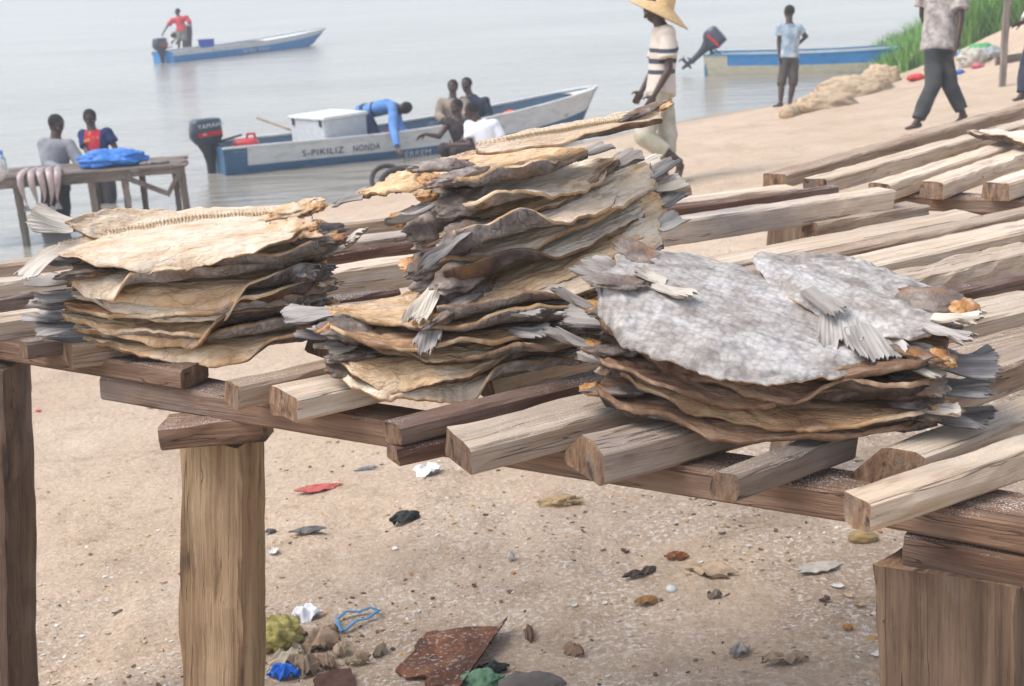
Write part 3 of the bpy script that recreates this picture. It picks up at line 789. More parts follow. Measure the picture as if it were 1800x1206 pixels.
# ---- middle stack: the leaning fish ---------------------------------------
dl, dr = 2.74, 2.93
lean = [
    dict(A=(752, 566), B=(1160, 408), d=(2.72, 2.90), w=.95, cf=((0, .035), (.3, .03), (.5, -.004), (1, .012)), flesh=FLESH_PALE, head='A', roll=.16, lab='lowest leaning fish with a dark gill cover, its ribbed flesh open at right', wav=.008),
    dict(A=(775, 540), B=(1166, 362), d=(2.76, 2.95), w=.85, cf=((0, -.01), (.2, -.018), (.5, -.004), (1, .008)), flesh=FLESH_TAN, head='A', roll=.20, lab='second leaning fish from below with a frayed golden edge'),
    dict(A=(765, 512), B=(1158, 336), d=(2.73, 2.98), w=.8, cf=((0, .045), (.25, .035), (.42, -.006), (1, .004)), flesh=FLESH_PALE, head='A', roll=.06, lab='third leaning fish with a blackish curled gill flap at left'),
    dict(A=(735, 478), B=(1148, 314), d=(2.80, 2.90), w=.75, cf=((0, .012), (.3, -.004), (.6, .004), (1, .02)), flesh=FLESH_PALE, head='A', roll=.18, lab='fourth leaning fish, long tan stripe rising to the right'),
    dict(A=(775, 440), B=(1128, 296), d=(2.72, 2.99), w=.95, cf=((0, .05), (.24, .045), (.38, .0), (.7, .006), (1, .0)), flesh=FLESH_PALE, head='A', roll=.10, lab='fifth leaning fish with a folded dark grey cheek and pink inside', wav=.015),
    dict(A=(725, 408), B=(1085, 290), d=(2.79, 2.93), w=.8, cf=((0, .0), (.3, .018), (.6, -.004), (1, .02)), flesh=FLESH_TAN, head='A', roll=.2, lab='sixth leaning fish with an orange mouth at its left end'),
    dict(A=(775, 362), B=(1080, 288), d=(2.76, 2.95), w=.9, cf=((0, .03), (.3, .035), (.5, .0), (.75, -.0), (1, .035)), flesh=FLESH_PALE, head='A', roll=.12, lab='seventh leaning fish with a whitish rounded head', wav=.016),
    dict(A=(768, 318), B=(1030, 272), d=(2.77, 2.88), w=.85, cf=((0, .03), (.3, .03), (.6, .03), (1, .03)), flesh=FLESH_TAN, head='A', roll=.12, lab='fish with two brown head halves just under the top fish'),
]
for i, d in enumerate(lean):
    hd = d['head']
    pec = {0: [(.02, .4, .10, .030, -.55, .6, -.45, FIN_GREY)], 2: [(.0, .3, .12, .030, -.7, .35, -.35, FIN_PALE)], 4: [(.05, .9, .16, .012, -.9, .25, -.22, FIN_GREY)], 6: [(.0, .2, .13, .012, -.9, -.1, -.3, FIN_GREY)]}.get(i)
    fish(at_d(*d['A'], d['d'][0]), at_d(*d['B'], d['d'][1]), d['lab'], head=hd, cf=d['cf'], cb=((0, .01), (1, .01)), roll=d['roll'], seed=160 + i * 5, flesh=d['flesh'],
         thick=.014, skin=SKIN_DARK if i in (2,) else SKIN_MID, rimm=RIM_DARK if i in (0, 2, 5) else None, sag=.006, res=1.4, tw=-.05 if i < 5 else 0, an=.35 if i < 6 else 1, wav=d.get('wav', .007), wf=d['w'] * .95, wb=.9, spine=(-.2 if i in (0, 3) else None), tail=(.075, .034, .06),
         tailm=FIN_GREY if i % 2 else FIN_PALE, tailyaw=(.1, .3, -.3, .2, -.2, .25, .1, .3)[i], pec=pec, heads=((.062, .034, .021), (.055, .034, .02)))
# long thin tail piece poking out at the left of the leaning stack
fish(at_d(640, 340, 2.86), at_d(800, 290, 2.80), 'narrow dried tail end poking out left between the two tall stacks', head='B', wf=.28, wb=.28, roll=.5, seed=230, flesh=FLESH_TAN,
     skin=SKIN_MID, tail=(.085, .012, -.2), heads=(None, None), res=.8, tailyaw=.12)
fish(at_d(838, 262, 2.78), at_d(1160, 206, 2.84), 'long golden fish on the very top of the leaning stack, head pointing right', head='B', cf=((0, .0), (.4, -.008), (.58, .03), (1, .04)), cb=((0, .01), (1, .01)),
     roll=.26, seed=240, flesh=FLESH_PALE, skin=GILL, res=2, wav=.003, crease=.0012, wf=.50, wb=.42, spine=-.15, bone=True, tail=None, heads=(None, (.05, .016, .010)), bonep=1, thick=.012,
     wprof=[(0, .05), (.2, .08), (.5, .1), (.8, .1), (1, .07)])

# ---- right stack ----------------------------------------------------------
L3, R3 = at_z(1085, 694, DZ), at_z(1652, 738, DZ)
W3 = [(0, .05), (.1, .085), (.3, .125), (.55, .145), (.8, .140), (.94, .11), (1, .07)]
right = [
    dict(h=(.012, .0), cf=((0, .02), (.2, .012), (.5, -.01), (.75, .0), (1, .02)), lab='lowest fish of the right stack, orange inside at its left end', dx=-.03),
    dict(h=(.050, .024), cf=((0, .0), (.3, -.018), (.6, -.02), (1, .02)), lab='second fish from the bottom of the right stack with a long greyish lip', dx=.02),
    dict(h=(.090, .048), cf=((0, .03), (.25, .02), (.5, -.012), (.8, .02), (1, .02)), lab='third fish from the bottom of the right stack, blackish curled left end', dx=-.025),
    dict(h=(.128, .072), cf=((0, .0), (.3, -.015), (.6, -.02), (.8, .02), (1, .02)), lab='middle fish of the right stack with an even brown edge', dx=.0),
    dict(h=(.166, .094), cf=((0, .01), (.25, .01), (.5, -.015), (.8, .025), (1, .02)), lab='third fish from the top of the right stack', dx=-.015),
    dict(h=(.202, .114), cf=((0, -.01), (.3, -.02), (.6, -.02), (1, .02)), lab='fish under the two grey skinned ones of the right stack', dx=.02),
]
for i, d in enumerate(right):
    fish(off(L3, d['dx'], 0, d['h'][0]), off(R3, d['dx'] * .3, 0, d['h'][1]), d['lab'], head=('A' if i % 2 == 0 else 'B'), cf=d['cf'], roll=.06 + .03 * i, seed=300 + i * 4, flesh=FLESH_DARK if i not in (1, 4) else FLESH_BROWN,
         skin=SKIN_DARK, rimm=RIM_DARK if i != 1 else None, thick=.016, an=.6, sag=.010, res=1.4, wav=.010, wprof=W3, tail=(.11, .05, .06), tailyaw=(-.2, .3, .1, -.3, .2, .1)[i],
         pec=([(.04, .5, .12, .014, -.9, .1, .12, FIN_GREY)] if i in (2, 4) else [(.95, .6, .08, .02, .9, .3, .1, FIN_PALE)] if i == 1 else None), heads=((.05, .03, .016), (.05, .03, .016)))
fish(off(L3, .0, .01, .248), off(R3, -.09, .01, .130), 'large fish on the right stack lying with its pale grey scaly skin up', bonep=.2, head='A', cf=((0, -.03), (.3, -.02), (.6, -.018), (1, -.012)),
     cb=((0, -.01), (1, -.02)), roll=.30, seed=341, skin_up=True, flesh=FLESH_TAN, skin=SKIN_GREY, res=2.4, wav=.016, crease=.0035, wf=1.25, wb=.9, wprof=W3, thick=.010, tail=(.11, .05, 0), tailm=FIN_PALE,
     heads=((.05, .03, .014), (.05, .03, .014)), pec=[(.20, .25, .085, .018, .9, .2, .02, FIN_PALE), (.2, .12, .06, .016, -.9, .25, .02, FIN_PALE)])
fish(off(L3, .25, -.0, .240), off(R3, .0, .0, .170), 'smaller grey scaly fish laid on the big one, with fringed fins and an orange head', head='B', cf=((0, -.012), (.5, -.025), (1, -.02)),
     cb=((0, -.0), (1, -.02)), roll=.27, seed=352, skin_up=True, flesh=FLESH_TAN, skin=SKIN_GREY, res=2.2, wav=.016, crease=.0035, wf=.70, wb=.90, wprof=WDEF, thick=.014, tail=None,
     heads=(None, (.058, .036, .024)), pec=[(.40, .72, .09, .020, .95, .35, -.12, FIN_SILVER), (.58, .84, .085, .038, .55, .8, -.30, FIN_SILVER), (.72, .86, .095, .046, .75, .6, -.24, FIN_SILVER), (.97, .2, .09, .02, .95, -.1, .2, FIN_PALE), (.97, .6, .09, .02, .95, .1, .0, FIN_GREY)])
# ---- single fish on the farther rack ---------------------------------------
fish(at_z(1722, 232, 2.43), at_z(1880, 262, 2.43), 'single split fish with pinkish flesh lying on the farther rack', head='A', roll=.12, cf=((0, .03), (1, .03)), seed=400, flesh=FLESH_PINK, skin=SKIN_DARK,
     tail=None, heads=((.04, .03, .015), None), wf=.8, wb=.8, group=None, cat='dried fish')
# ---------------------------------------------------------------- people
SKINM = mat('dark_brown_skin', [(.035, .018, .012), (.055, .028, .019), (.075, .04, .028)], scale=8, rough=.5, bump=.1, spec=.4)
HAIRM = mat('short_black_hair', [(.008, .007, .007), (.02, .018, .017)], scale=60, rough=.85, bump=.5)
EYEM = mat('eye_white', [(.45, .42, .38)], rough=.3, bump=0)

def remeshed(V, Fc, m, voxel, smooth=3, folds=0.0, seed=0, origin=Vector((0, 0, 0)), ff=7.0):
    me = bpy.data.meshes.new('tmp'); me.from_pydata([tuple(v - origin) for v in V], [], Fc)
    bm = bmesh.new(); bm.from_mesh(me); bmesh.ops.recalc_face_normals(bm, faces=bm.faces); bm.to_mesh(me); bm.free()
    o = bpy.data.objects.new('tmp', me); COL.objects.link(o)
    md = o.modifiers.new('r', 'REMESH'); md.mode = 'VOXEL'; md.voxel_size = voxel; md.use_smooth_shade = True
    if smooth:
        ms = o.modifiers.new('s', 'SMOOTH'); ms.iterations = smooth; ms.factor = .5
    dg = bpy.context.evaluated_depsgraph_get()
    out = bpy.data.meshes.new_from_object(o.evaluated_get(dg))
    bpy.data.objects.remove(o); bpy.data.meshes.remove(me)
    out.materials.clear(); out.materials.append(m)
    if folds:
        n = len(out.vertices)
        co = np.empty(n * 3); no = np.empty(n * 3)
        out.vertices.foreach_get('co', co); out.vertices.foreach_get('normal', no)
        co = co.reshape(-1, 3); no = no.reshape(-1, 3)
        a = fbm(co[:, 0] * ff + co[:, 2] * ff * 1.1 + seed, co[:, 2] * ff * .7 - co[:, 1] * ff, 3, seed)
        co = co + no * (a * folds)[:, None]
        out.vertices.foreach_set('co', co.ravel())
    out.polygons.foreach_set('use_smooth', [True] * len(out.polygons))
    out.update()
    return out

def hand(V, Fc, wr, dirv, palm, sc, curl=.5, side=1):
    """palm + four unequal bent fingers + thumb leaving the side of the palm"""
    d = Vector(dirv).normalized(); n = Vector(palm); n = (n - d * n.dot(d)).normalized(); s = d.cross(n).normalized() * side
    wr = Vector(wr)
    L = .088 * sc
    c = wr + d * L * .55
    ell(V, Fc, c, d * (L * .62), s * (.043 * sc), n * (.018 * sc), 12, 8)
    for k, (ln, o) in enumerate(((.070, .030), (.080, .010), (.074, -.010), (.058, -.029))):
        b = wr + d * L * .95 + s * (o * sc)
        m1 = b + (d * math.cos(curl * .5) + n * math.sin(curl * .5)) * (ln * .5 * sc)
        e = m1 + (d * math.cos(curl * 1.6) + n * math.sin(curl * 1.6)) * (ln * .5 * sc)
        ring_seg(V, Fc, b, m1, .0095 * sc, .0088 * sc, s, 8); ring_seg(V, Fc, m1, e, .0088 * sc, .0075 * sc, s, 8)
    b = wr + d * L * .35 + s * (.036 * sc)
    m1 = b + (d * .6 + s * .75 + n * .2).normalized() * (.036 * sc)
    e = m1 + (d * .9 + s * .25 + n * .4).normalized() * (.030 * sc)
    ring_seg(V, Fc, b, m1, .0125 * sc, .0105 * sc, n, 8); ring_seg(V, Fc, m1, e, .0105 * sc, .009 * sc, n, 8)

def person(label, D, J, face=(0, -1), up=(0, 0, 1), clothes=(), sc=1.0, voxel=.009, hair=True, barefeet=True, group=None, curl=.5, hat=None, extra=None, nod=0.0, ground=None):
    """J: joint name -> (px, py, extra depth). Joints are lifted off the photograph plane by their own depth."""
    P = {k: at_d(v[0], v[1], D + (v[2] if len(v) > 2 else 0)) for k, v in J.items()}
    base = (P['anL'] + P['anR']) / 2; base = Vector((base.x, base.y, min(P['anL'].z, P['anR'].z) - .07 * sc))
    root = empty('person', base)
    tag(root, label, 'person', group)
    V = []; Fc = []
    hd, nk, ch, pv = P['head'], P['neck'], P['chest'], P['pelvis']
    shs = (P['shR'] - P['shL']); shs.normalize()
    # torso
    ring_seg(V, Fc, pv, pv + (ch - pv) * .5, (.135 * sc, .095 * sc), (.120 * sc, .088 * sc), shs, 20)
    ring_seg(V, Fc, pv + (ch - pv) * .5, ch, (.120 * sc, .088 * sc), (.148 * sc, .100 * sc), shs, 20)
    ring_seg(V, Fc, ch, nk - (nk - ch).normalized() * .05 * sc, (.148 * sc, .10 * sc), (.095 * sc, .070 * sc), shs, 20)
    ring_seg(V, Fc, nk - (nk - ch).normalized() * .05 * sc, hd, .062 * sc, .056 * sc, shs)
    # head
    fw = (_R0 * face[0] + Vector((0, 1, 0)) * face[1]); fw.z = 0; fw.normalize()
    hu = Vector(up).normalized()
    fw = (fw - hu * fw.dot(hu)).normalized(); hs_ = hu.cross(fw).normalized()
    if nod:
        R = Matrix.Rotation(nod, 3, hs_); fw = R @ fw; hu = R @ hu
    ell(V, Fc, hd + hu * .015 * sc, hs_ * .080 * sc, fw * .099 * sc, hu * .106 * sc, 20, 16)
    ell(V, Fc, hd - hu * .055 * sc + fw * .022 * sc, hs_ * .054 * sc, fw * .062 * sc, hu * .062 * sc)
    ell(V, Fc, hd + hu * .03 * sc + fw * .080 * sc, hs_ * .045 * sc, fw * .014 * sc, hu * .012 * sc, 10, 6)      # brow
    ring_seg(V, Fc, hd + hu * .012 * sc + fw * .086 * sc, hd - hu * .024 * sc + fw * .104 * sc, .009 * sc, .016 * sc, hs_, 8)
    ell(V, Fc, hd - hu * .056 * sc + fw * .083 * sc, hs_ * .026 * sc, fw * .010 * sc, hu * .012 * sc, 10, 6)     # mouth
    for s in (-1, 1):
        ell(V, Fc, hd + hs_ * s * .076 * sc - fw * .004 * sc, hs_ * .010 * sc, fw * .020 * sc, hu * .030 * sc, 8, 6)
    # limbs
    for s in 'LR':
        sh, el, wr = P['sh' + s], P['el' + s], P['wr' + s]
        ell(V, Fc, sh, shs * .058 * sc, Vector((0, .055 * sc, 0)), Vector((0, 0, .058 * sc)))
        ring_seg(V, Fc, ch.lerp(sh, .45), sh, .075 * sc, .056 * sc)
        ring_seg(V, Fc, sh, el, .050 * sc, .039 * sc); ring_seg(V, Fc, el, wr, .039 * sc, .025 * sc)
        dv = (wr - el).normalized()
        ha = J.get('hand' + s)
        if ha is not None: dv = (at_d(ha[0], ha[1], D + (ha[2] if len(ha) > 2 else 0)) - wr).normalized()
        hand(V, Fc, wr, dv, (-shs if s == 'R' else shs) + Vector((0, -.2, 0)), sc, curl, 1 if s == 'R' else -1)
        hp, kn, an, to = P['hip' + s], P['kn' + s], P['an' + s], P['to' + s]
        ring_seg(V, Fc, hp, kn, .082 * sc, .056 * sc); ring_seg(V, Fc, kn, kn.lerp(an, .35), .054 * sc, .056 * sc); ring_seg(V, Fc, kn.lerp(an, .35), an, .056 * sc, .034 * sc)
        f = (to - an); f.z *= 1; heel = an - Vector((f.x, f.y, 0)).normalized() * .035 * sc + (to - an) * .1
        ring_seg(V, Fc, Vector((heel.x, heel.y, heel.z - .03 * sc)), to, (.036 * sc, .032 * sc), (.045 * sc, .017 * sc), f.cross(Vector((0, 0, 1))))
        ring_seg(V, Fc, an, heel.lerp(to, .4), .036 * sc, .03 * sc)
    me = remeshed(V, Fc, SKINM, voxel * sc, 2, origin=base)
    link('body', me, root)
    for s in (-1, 1):
        V = []; Fc = []
        ell(V, Fc, hd + hu * .012 * sc + fw * .084 * sc + hs_ * s * .031 * sc, hs_ * .013 * sc, fw * .008 * sc, hu * .007 * sc, 10, 8)
        link('eye', mesh_from([v - base for v in V], Fc, EYEM), root)
    if hair:
        V = []; Fc = []
        ell(V, Fc, hd + hu * .038 * sc - fw * .014 * sc, hs_ * .087 * sc, fw * .098 * sc, hu * .094 * sc, 20, 16)
        link('hair', remeshed(V, Fc, HAIRM, .010, 1, .006, 3, base, 40), root)
    for k, c in enumerate(clothes):
        V = []; Fc = []
        inf = c.get('inf', .016) * sc; m = c['mat']
        if c['kind'] == 'shirt':
            dn = (pv - ch).normalized(); low = pv + dn * c.get('hem', .06) * sc
            ring_seg(V, Fc, low, pv + (ch - pv) * .5, (.150 * sc + inf, .105 * sc + inf), (.128 * sc + inf, .095 * sc + inf), shs, 22, cap=False)
            ring_seg(V, Fc, pv + (ch - pv) * .45, ch, (.128 * sc + inf, .095 * sc + inf), (.150 * sc + inf, .102 * sc + inf), shs, 22)
            ring_seg(V, Fc, ch, nk - (nk - ch).normalized() * .035 * sc, (.150 * sc + inf, .102 * sc + inf), (.085 * sc + inf, .066 * sc + inf), shs, 22, cap=False)
            for s in 'LR':
                sh, el, wr = P['sh' + s], P['el' + s], P['wr' + s]
                ring_seg(V, Fc, ch.lerp(sh, .4), sh, .080 * sc + inf, .058 * sc + inf)
                sl_ = c.get('sleeve', .6)
                if sl_ <= 1: ring_seg(V, Fc, sh, sh.lerp(el, sl_), .053 * sc + inf * .8, (.050 + .010) * sc + inf, cap=False); ell(V, Fc, sh, Vector((.055 * sc + inf * .6, 0, 0)), Vector((0, .055 * sc + inf * .6, 0)), Vector((0, 0, .055 * sc + inf * .6)))
                else:
                    ring_seg(V, Fc, sh, el, .055 * sc + inf, .044 * sc + inf); ring_seg(V, Fc, el, el.lerp(wr, sl_ - 1), .044 * sc + inf, .034 * sc + inf, cap=False)
            name = 'shirt'
        else:
            ring_seg(V, Fc, pv + (ch - pv) * .22, pv - (ch - pv) * .05, (.128 * sc + inf, .095 * sc + inf), (.150 * sc + inf, .11 * sc + inf), shs, 22)
            for s in 'LR':
                hp, kn, an = P['hip' + s], P['kn' + s], P['an' + s]
                ln = c.get('length', 1.9); fl = c.get('flare', .012) * sc
                ring_seg(V, Fc, hp, kn if ln >= 1 else hp.lerp(kn, ln), .080 * sc + inf * .8, .062 * sc + inf + fl, cap=ln >= 1)
                if ln > 1: ring_seg(V, Fc, kn, kn.lerp(an, ln - 1), .062 * sc + inf + fl, .044 * sc + inf + fl, cap=False)
            name = 'trousers' if c.get('length', 1.9) > 1.3 else 'shorts'
        o = link(name, remeshed(V, Fc, m, .011 * sc, 2, c.get('folds', .013), 5 + k, base), root)
    for e in (extra or []): e(root, P, base)
    return root, P, base

def cloth(name, cols, **k):
    return mat(name, cols, scale=k.pop('scale', 7), rough=.9, bump=.3, bscale=60, spec=.15, **k)

# striped shirt of the man in the hat: dark bands woven at belly height
def striped(name, base_c, band_c, bands):
    m = cloth(name, [tuple(c * .9 for c in base_c), base_c], scale=5)
    nt = m.node_tree; N = nt.nodes; L = nt.links; b = [n for n in N if n.type == 'BSDF_PRINCIPLED'][0]
    src = b.inputs['Base Color'].links[0].from_socket
    tc = N.new('ShaderNodeTexCoord'); sx = N.new('ShaderNodeSeparateXYZ'); L.new(tc.outputs['Object'], sx.inputs[0])
    rp = N.new('ShaderNodeValToRGB'); rp.color_ramp.interpolation = 'CONSTANT'
    el = rp.color_ramp.elements
    pts = [(0, 0)]
    for a, c in sorted(bands): pts += [(a / 2, 1), (c / 2, 0)]
    while len(el) < len(pts): el.new(.5)
    for i, (p, v) in enumerate(pts): el[i].position = p; el[i].color = (v, v, v, 1)
    dv = N.new('ShaderNodeMath'); dv.operation = 'MULTIPLY'; dv.inputs[1].default_value = .5; L.new(sx.outputs['Z'], dv.inputs[0]); L.new(dv.outputs[0], rp.inputs[0])
    mx = N.new('ShaderNodeMix'); mx.data_type = 'RGBA'; L.new(rp.outputs[0], mx.inputs[0]); L.new(src, mx.inputs[6]); mx.inputs[7].default_value = (*band_c, 1)
    L.new(mx.outputs[2], b.inputs['Base Color'])
    return m

# -- man in the straw hat
Dh = depth_of(at_g(1180, 322))
C_STRIPE = striped('striped_jersey', (.58, .50, .43), (.055, .06, .08), [(.985, 1.025), (1.085, 1.13), (1.18, 1.225)])
C_BEIGE = cloth('stained_beige_cloth', [(.30, .27, .20), (.42, .38, .29), (.50, .46, .38)], layer=((.03, .03, .035), 6, .66, .70, (1, 1, 1)))
STRAW = mat('woven_straw', [(.44, .27, .11), (.60, .40, .19), (.70, .50, .27)], scale=18, stretch=(1, 1, 6), rough=.7, bump=.6, bscale=70)
def straw_hat(root, P, base):
    c = P['head'] - base
    ax = (Vector((_R0)) * -.92 + Vector((0, 0, 0))); 
    tilt = Matrix.Rotation(math.radians(28), 3, Vector((0, 1, 0)))
    V = []; Fc = []
    prof = [(.0, .20), (.045, .195), (.085, .17), (.105, .09), (.115, .055), (.20, .015), (.30, -.035), (.315, -.045), (.30, -.048), (.19, .0), (.10, .04), (.085, .07), (.07, .15), (0, .175)]
    n = 40
    for r, z in prof:
        for j in range(n):
            a = 2 * math.pi * j / n
            rr = r * (1 + (.03 * math.sin(a * 3 + 1) if r > .2 else 0))
            V.append(c + Vector((0.07, 0, .02)) + tilt @ Vector((rr * math.cos(a), rr * math.sin(a), z - .03)))
    Fc = grid_faces(len(prof), n, wrap=True)
    link('straw_hat', mesh_from(V, Fc, STRAW), root)
person('man in a wide straw hat and striped white shirt walking left across the sand', Dh,
       dict(head=(1150, 18), neck=(1163, 42), chest=(1167, 84), pelvis=(1162, 158), shL=(1172, 60, -.16), shR=(1164, 62, .17), elL=(1176, 122, -.22), elR=(1150, 120, .22), wrL=(1150, 168, -.22), wrR=(1128, 160, .2),
            hipL=(1158, 168, -.07), hipR=(1164, 168, .08), knL=(1132, 240, -.07), anL=(1194, 284, -.05), toL=(1190, 314, -.05), knR=(1174, 238, .08), anR=(1168, 305, .08), toR=(1146, 318, .08)),
       face=(-1, -.1), nod=.35, clothes=[dict(kind='shirt', mat=C_STRIPE, sleeve=.72, hem=.05, inf=.03), dict(kind='trousers', mat=C_BEIGE, length=1.62, inf=.014, flare=.022, folds=.016)], voxel=.008, extra=[straw_hat], hair=True)
# -- boy by the waterline
Db = depth_of(at_g(1381, 189))
C_BLUEW = cloth('blue white patterned cotton', [(.14, .20, .27), (.28, .35, .41), (.54, .55, .53)], scale=9)
C_BROWN = cloth('dark_brown_cloth', [(.06, .048, .042), (.09, .075, .066)])
person('youth in pale blue shirt and dark shorts standing by the waterline, hand on hip', Db,
       dict(head=(1387, 22), neck=(1387, 40), chest=(1389, 62), pelvis=(1388, 101), shL=(1372, 48), shR=(1404, 50), elL=(1369, 76, .03), elR=(1417, 64, .05), wrL=(1370, 99, -.02), wrR=(1402, 79, .02),
            hipL=(1380, 104), hipR=(1396, 104), knL=(1374, 146), knR=(1394, 146), anL=(1372, 181), anR=(1388, 182), toL=(1360, 187, -.02), toR=(1386, 188, -.15)),
       face=(-.5, .8), clothes=[dict(kind='shirt', mat=C_BLUEW, sleeve=.55, hem=.02, inf=.02), dict(kind='shorts', mat=C_BROWN, length=1.12, inf=.006, flare=.016)])
# -- man in dark trousers on the right
Dr = 15.2
C_MOTTLE = cloth('mottled_grey_shirt', [(.16, .13, .13), (.34, .30, .28), (.50, .45, .41)], scale=14)
C_CHAR = cloth('charcoal_trousers', [(.028, .030, .034), (.055, .057, .060), (.09, .085, .08)], scale=5)
PLAST_W = flat('thin_white_plastic', (.62, .62, .62), .35, bump=.4)
def held_bag(root, P, base):
    pass
rp_, P_, b_ = person('man in a mottled grey shirt and charcoal trousers striding left behind the farther rack', Dr,
       dict(head=(1648, -72), neck=(1650, -46), chest=(1654, -8), pelvis=(1650, 76), shL=(1626, -30, .05), shR=(1688, -32, -.10), elL=(1622, 26, .15), elR=(1689, 34, -.16), wrL=(1636, 70, .2), wrR=(1681, 84, -.20), handR=(1676, 104, -.2),
            hipL=(1640, 92, -.02), hipR=(1660, 92, .03), knL=(1640, 150, -.06), knR=(1668, 148, .06), anL=(1612, 214, -.08), toL=(1594, 226, -.08), anR=(1692, 198, .08), toR=(1682, 216, .08)),
       face=(-1, 0), clothes=[dict(kind='shirt', mat=C_MOTTLE, sleeve=.75, hem=.08, inf=.036), dict(kind='trousers', mat=C_CHAR, length=1.93, inf=.018, flare=.012)], voxel=.008)
person('person at the right picture edge, only a hand and dark trouser leg in view', 17.5,
       dict(head=(1838, -68), neck=(1838, -46), chest=(1838, -14), pelvis=(1832, 46), shL=(1816, -34), shR=(1858, -34), elL=(1812, 20, -.1), elR=(1862, 20), wrL=(1798, 40, -.2), handL=(1788, 42, -.2), wrR=(1865, 60), hipL=(1822, 54), hipR=(1842, 54),
            knL=(1806, 108, -.05), knR=(1846, 108), anL=(1796, 166, -.05), anR=(1856, 164), toL=(1784, 176, -.1), toR=(1846, 176, -.1)), face=(-1, -.2),
       clothes=[dict(kind='shirt', mat=cloth('white_sleeved_shirt', [(.55, .53, .52), (.66, .65, .64)]), sleeve=1.75, inf=.022), dict(kind='trousers', mat=cloth('navy_trousers', [(.03, .035, .055), (.05, .055, .08)]), length=1.95)])
# -- two men at the waterside table
C_GREY = cloth('grey_sweatshirt', [(.17, .17, .19), (.24, .24, .26), (.30, .30, .32)])
C_DK = cloth('dark_cloth', [(.035, .033, .035), (.06, .055, .055)])
person('man in a grey sweatshirt bending over the waterside table beside the blue bag', 18.3,
       dict(head=(99, 221), neck=(97, 243), chest=(98, 262), pelvis=(98, 318, .05), shL=(78, 254), shR=(121, 256), elL=(84, 292, -.1), elR=(139, 282, -.05), wrL=(116, 300, -.3), wrR=(158, 298, -.2), hipL=(88, 322), hipR=(108, 322),
            knL=(86, 372, -.05), knR=(110, 372, -.05), anL=(86, 424), anR=(112, 424), toL=(84, 436, -.15), toR=(114, 436, -.15)), sc=1.14, face=(.75, -.7), nod=.35,
       clothes=[dict(kind='shirt', mat=C_GREY, sleeve=1.9, hem=.1, inf=.02), dict(kind='trousers', mat=C_DK, length=1.9)])
def jersey():
    m = cloth('red_navy_jersey', [(.40, .02, .045), (.50, .035, .06)], layer=((.45, .28, .03), 9, .60, .66, (1, 1, 1)))
    nt = m.node_tree; N = nt.nodes; L = nt.links; b = [n for n in N if n.type == 'BSDF_PRINCIPLED'][0]
    src = b.inputs['Base Color'].links[0].from_socket
    tc = N.new('ShaderNodeTexCoord'); sx = N.new('ShaderNodeSeparateXYZ'); L.new(tc.outputs['Object'], sx.inputs[0])
    ab = N.new('ShaderNodeMath'); ab.operation = 'ADD'; ab.inputs[1].default_value = .09; L.new(sx.outputs['X'], ab.inputs[0])
    a2 = N.new('ShaderNodeMath'); a2.operation = 'ABSOLUTE'; L.new(ab.outputs[0], a2.inputs[0])
    gt = N.new('ShaderNodeMath'); gt.operation = 'GREATER_THAN'; gt.inputs[1].default_value = .11; L.new(a2.outputs[0], gt.inputs[0])
    mx = N.new('ShaderNodeMix'); mx.data_type = 'RGBA'; L.new(gt.outputs[0], mx.inputs[0]); L.new(src, mx.inputs[6]); mx.inputs[7].default_value = (.02, .035, .11, 1)
    L.new(mx.outputs[2], b.inputs['Base Color']); return m
person('man in a red and navy football jersey standing in the shallows behind the blue bag', 20.4,
       dict(head=(158, 209), neck=(160, 228), chest=(168, 250), pelvis=(178, 298), shL=(147, 238), shR=(188, 234), elL=(153, 266, -.1), elR=(202, 258), wrL=(168, 284, -.3), wrR=(206, 284, -.15), hipL=(171, 304), hipR=(188, 304),
            knL=(172, 342), knR=(194, 342), anL=(172, 384), anR=(195, 384), toL=(168, 392, -.15), toR=(192, 392, -.15)), sc=1.08, face=(.25, -.9), nod=.4,
       clothes=[dict(kind='shirt', mat=jersey(), sleeve=.7, hem=.06, inf=.02), dict(kind='trousers', mat=C_DK, length=1.5)])
# -- people around the two boats
C_BLUE = cloth('blue_overall', [(.075, .17, .42), (.11, .24, .52), (.17, .32, .60)])
C_NAVY = cloth('dark_blue_trousers', [(.025, .045, .10), (.045, .07, .14)])
BELT = flat('black_belt', (.02, .02, .02))
def belt(root, P, base):
    p = P['pelvis'].lerp(P['chest'], .38); d = (P['chest'] - P['pelvis']).normalized(); V = []; Fc = []
    s = (P['shR'] - P['shL']).normalized()
    ring_seg(V, Fc, p, p + d * .035, (.162, .128), (.162, .128), s, 24, cap=False)
    link('belt', mesh_from([v - base for v in V], Fc, BELT), root)
person('man in blue bending double over the side of the lettered boat', 23.7,
       dict(head=(711, 191, .0), neck=(696, 188), chest=(680, 187), pelvis=(644, 196, .15), shL=(690, 186, -.17), shR=(696, 190, .17), elL=(691, 228, -.4), elR=(703, 220, .1), wrL=(699, 262, -.75), wrR=(716, 238, -.1), handL=(708, 276, -.85), handR=(730, 244, -.15),
            hipL=(641, 204, .08), hipR=(645, 204, .25), knL=(652, 238, .05), knR=(662, 240, .3), anL=(650, 268, .2), anR=(662, 268, .4), toL=(664, 274, .2), toR=(678, 274, .4)), sc=1.06, face=(.6, .1), up=(.85, -.25, .45), nod=.3,
       clothes=[dict(kind='shirt', mat=C_BLUE, sleeve=1.88, hem=.12, inf=.02), dict(kind='trousers', mat=C_NAVY, length=1.9, inf=.018)], extra=[belt])
C_KHAKI = cloth('khaki_jacket', [(.17, .13, .10), (.27, .21, .165), (.34, .28, .225)], scale=9)
C_JEAN = cloth('faded_jeans', [(.05, .07, .10), (.10, .12, .15)])
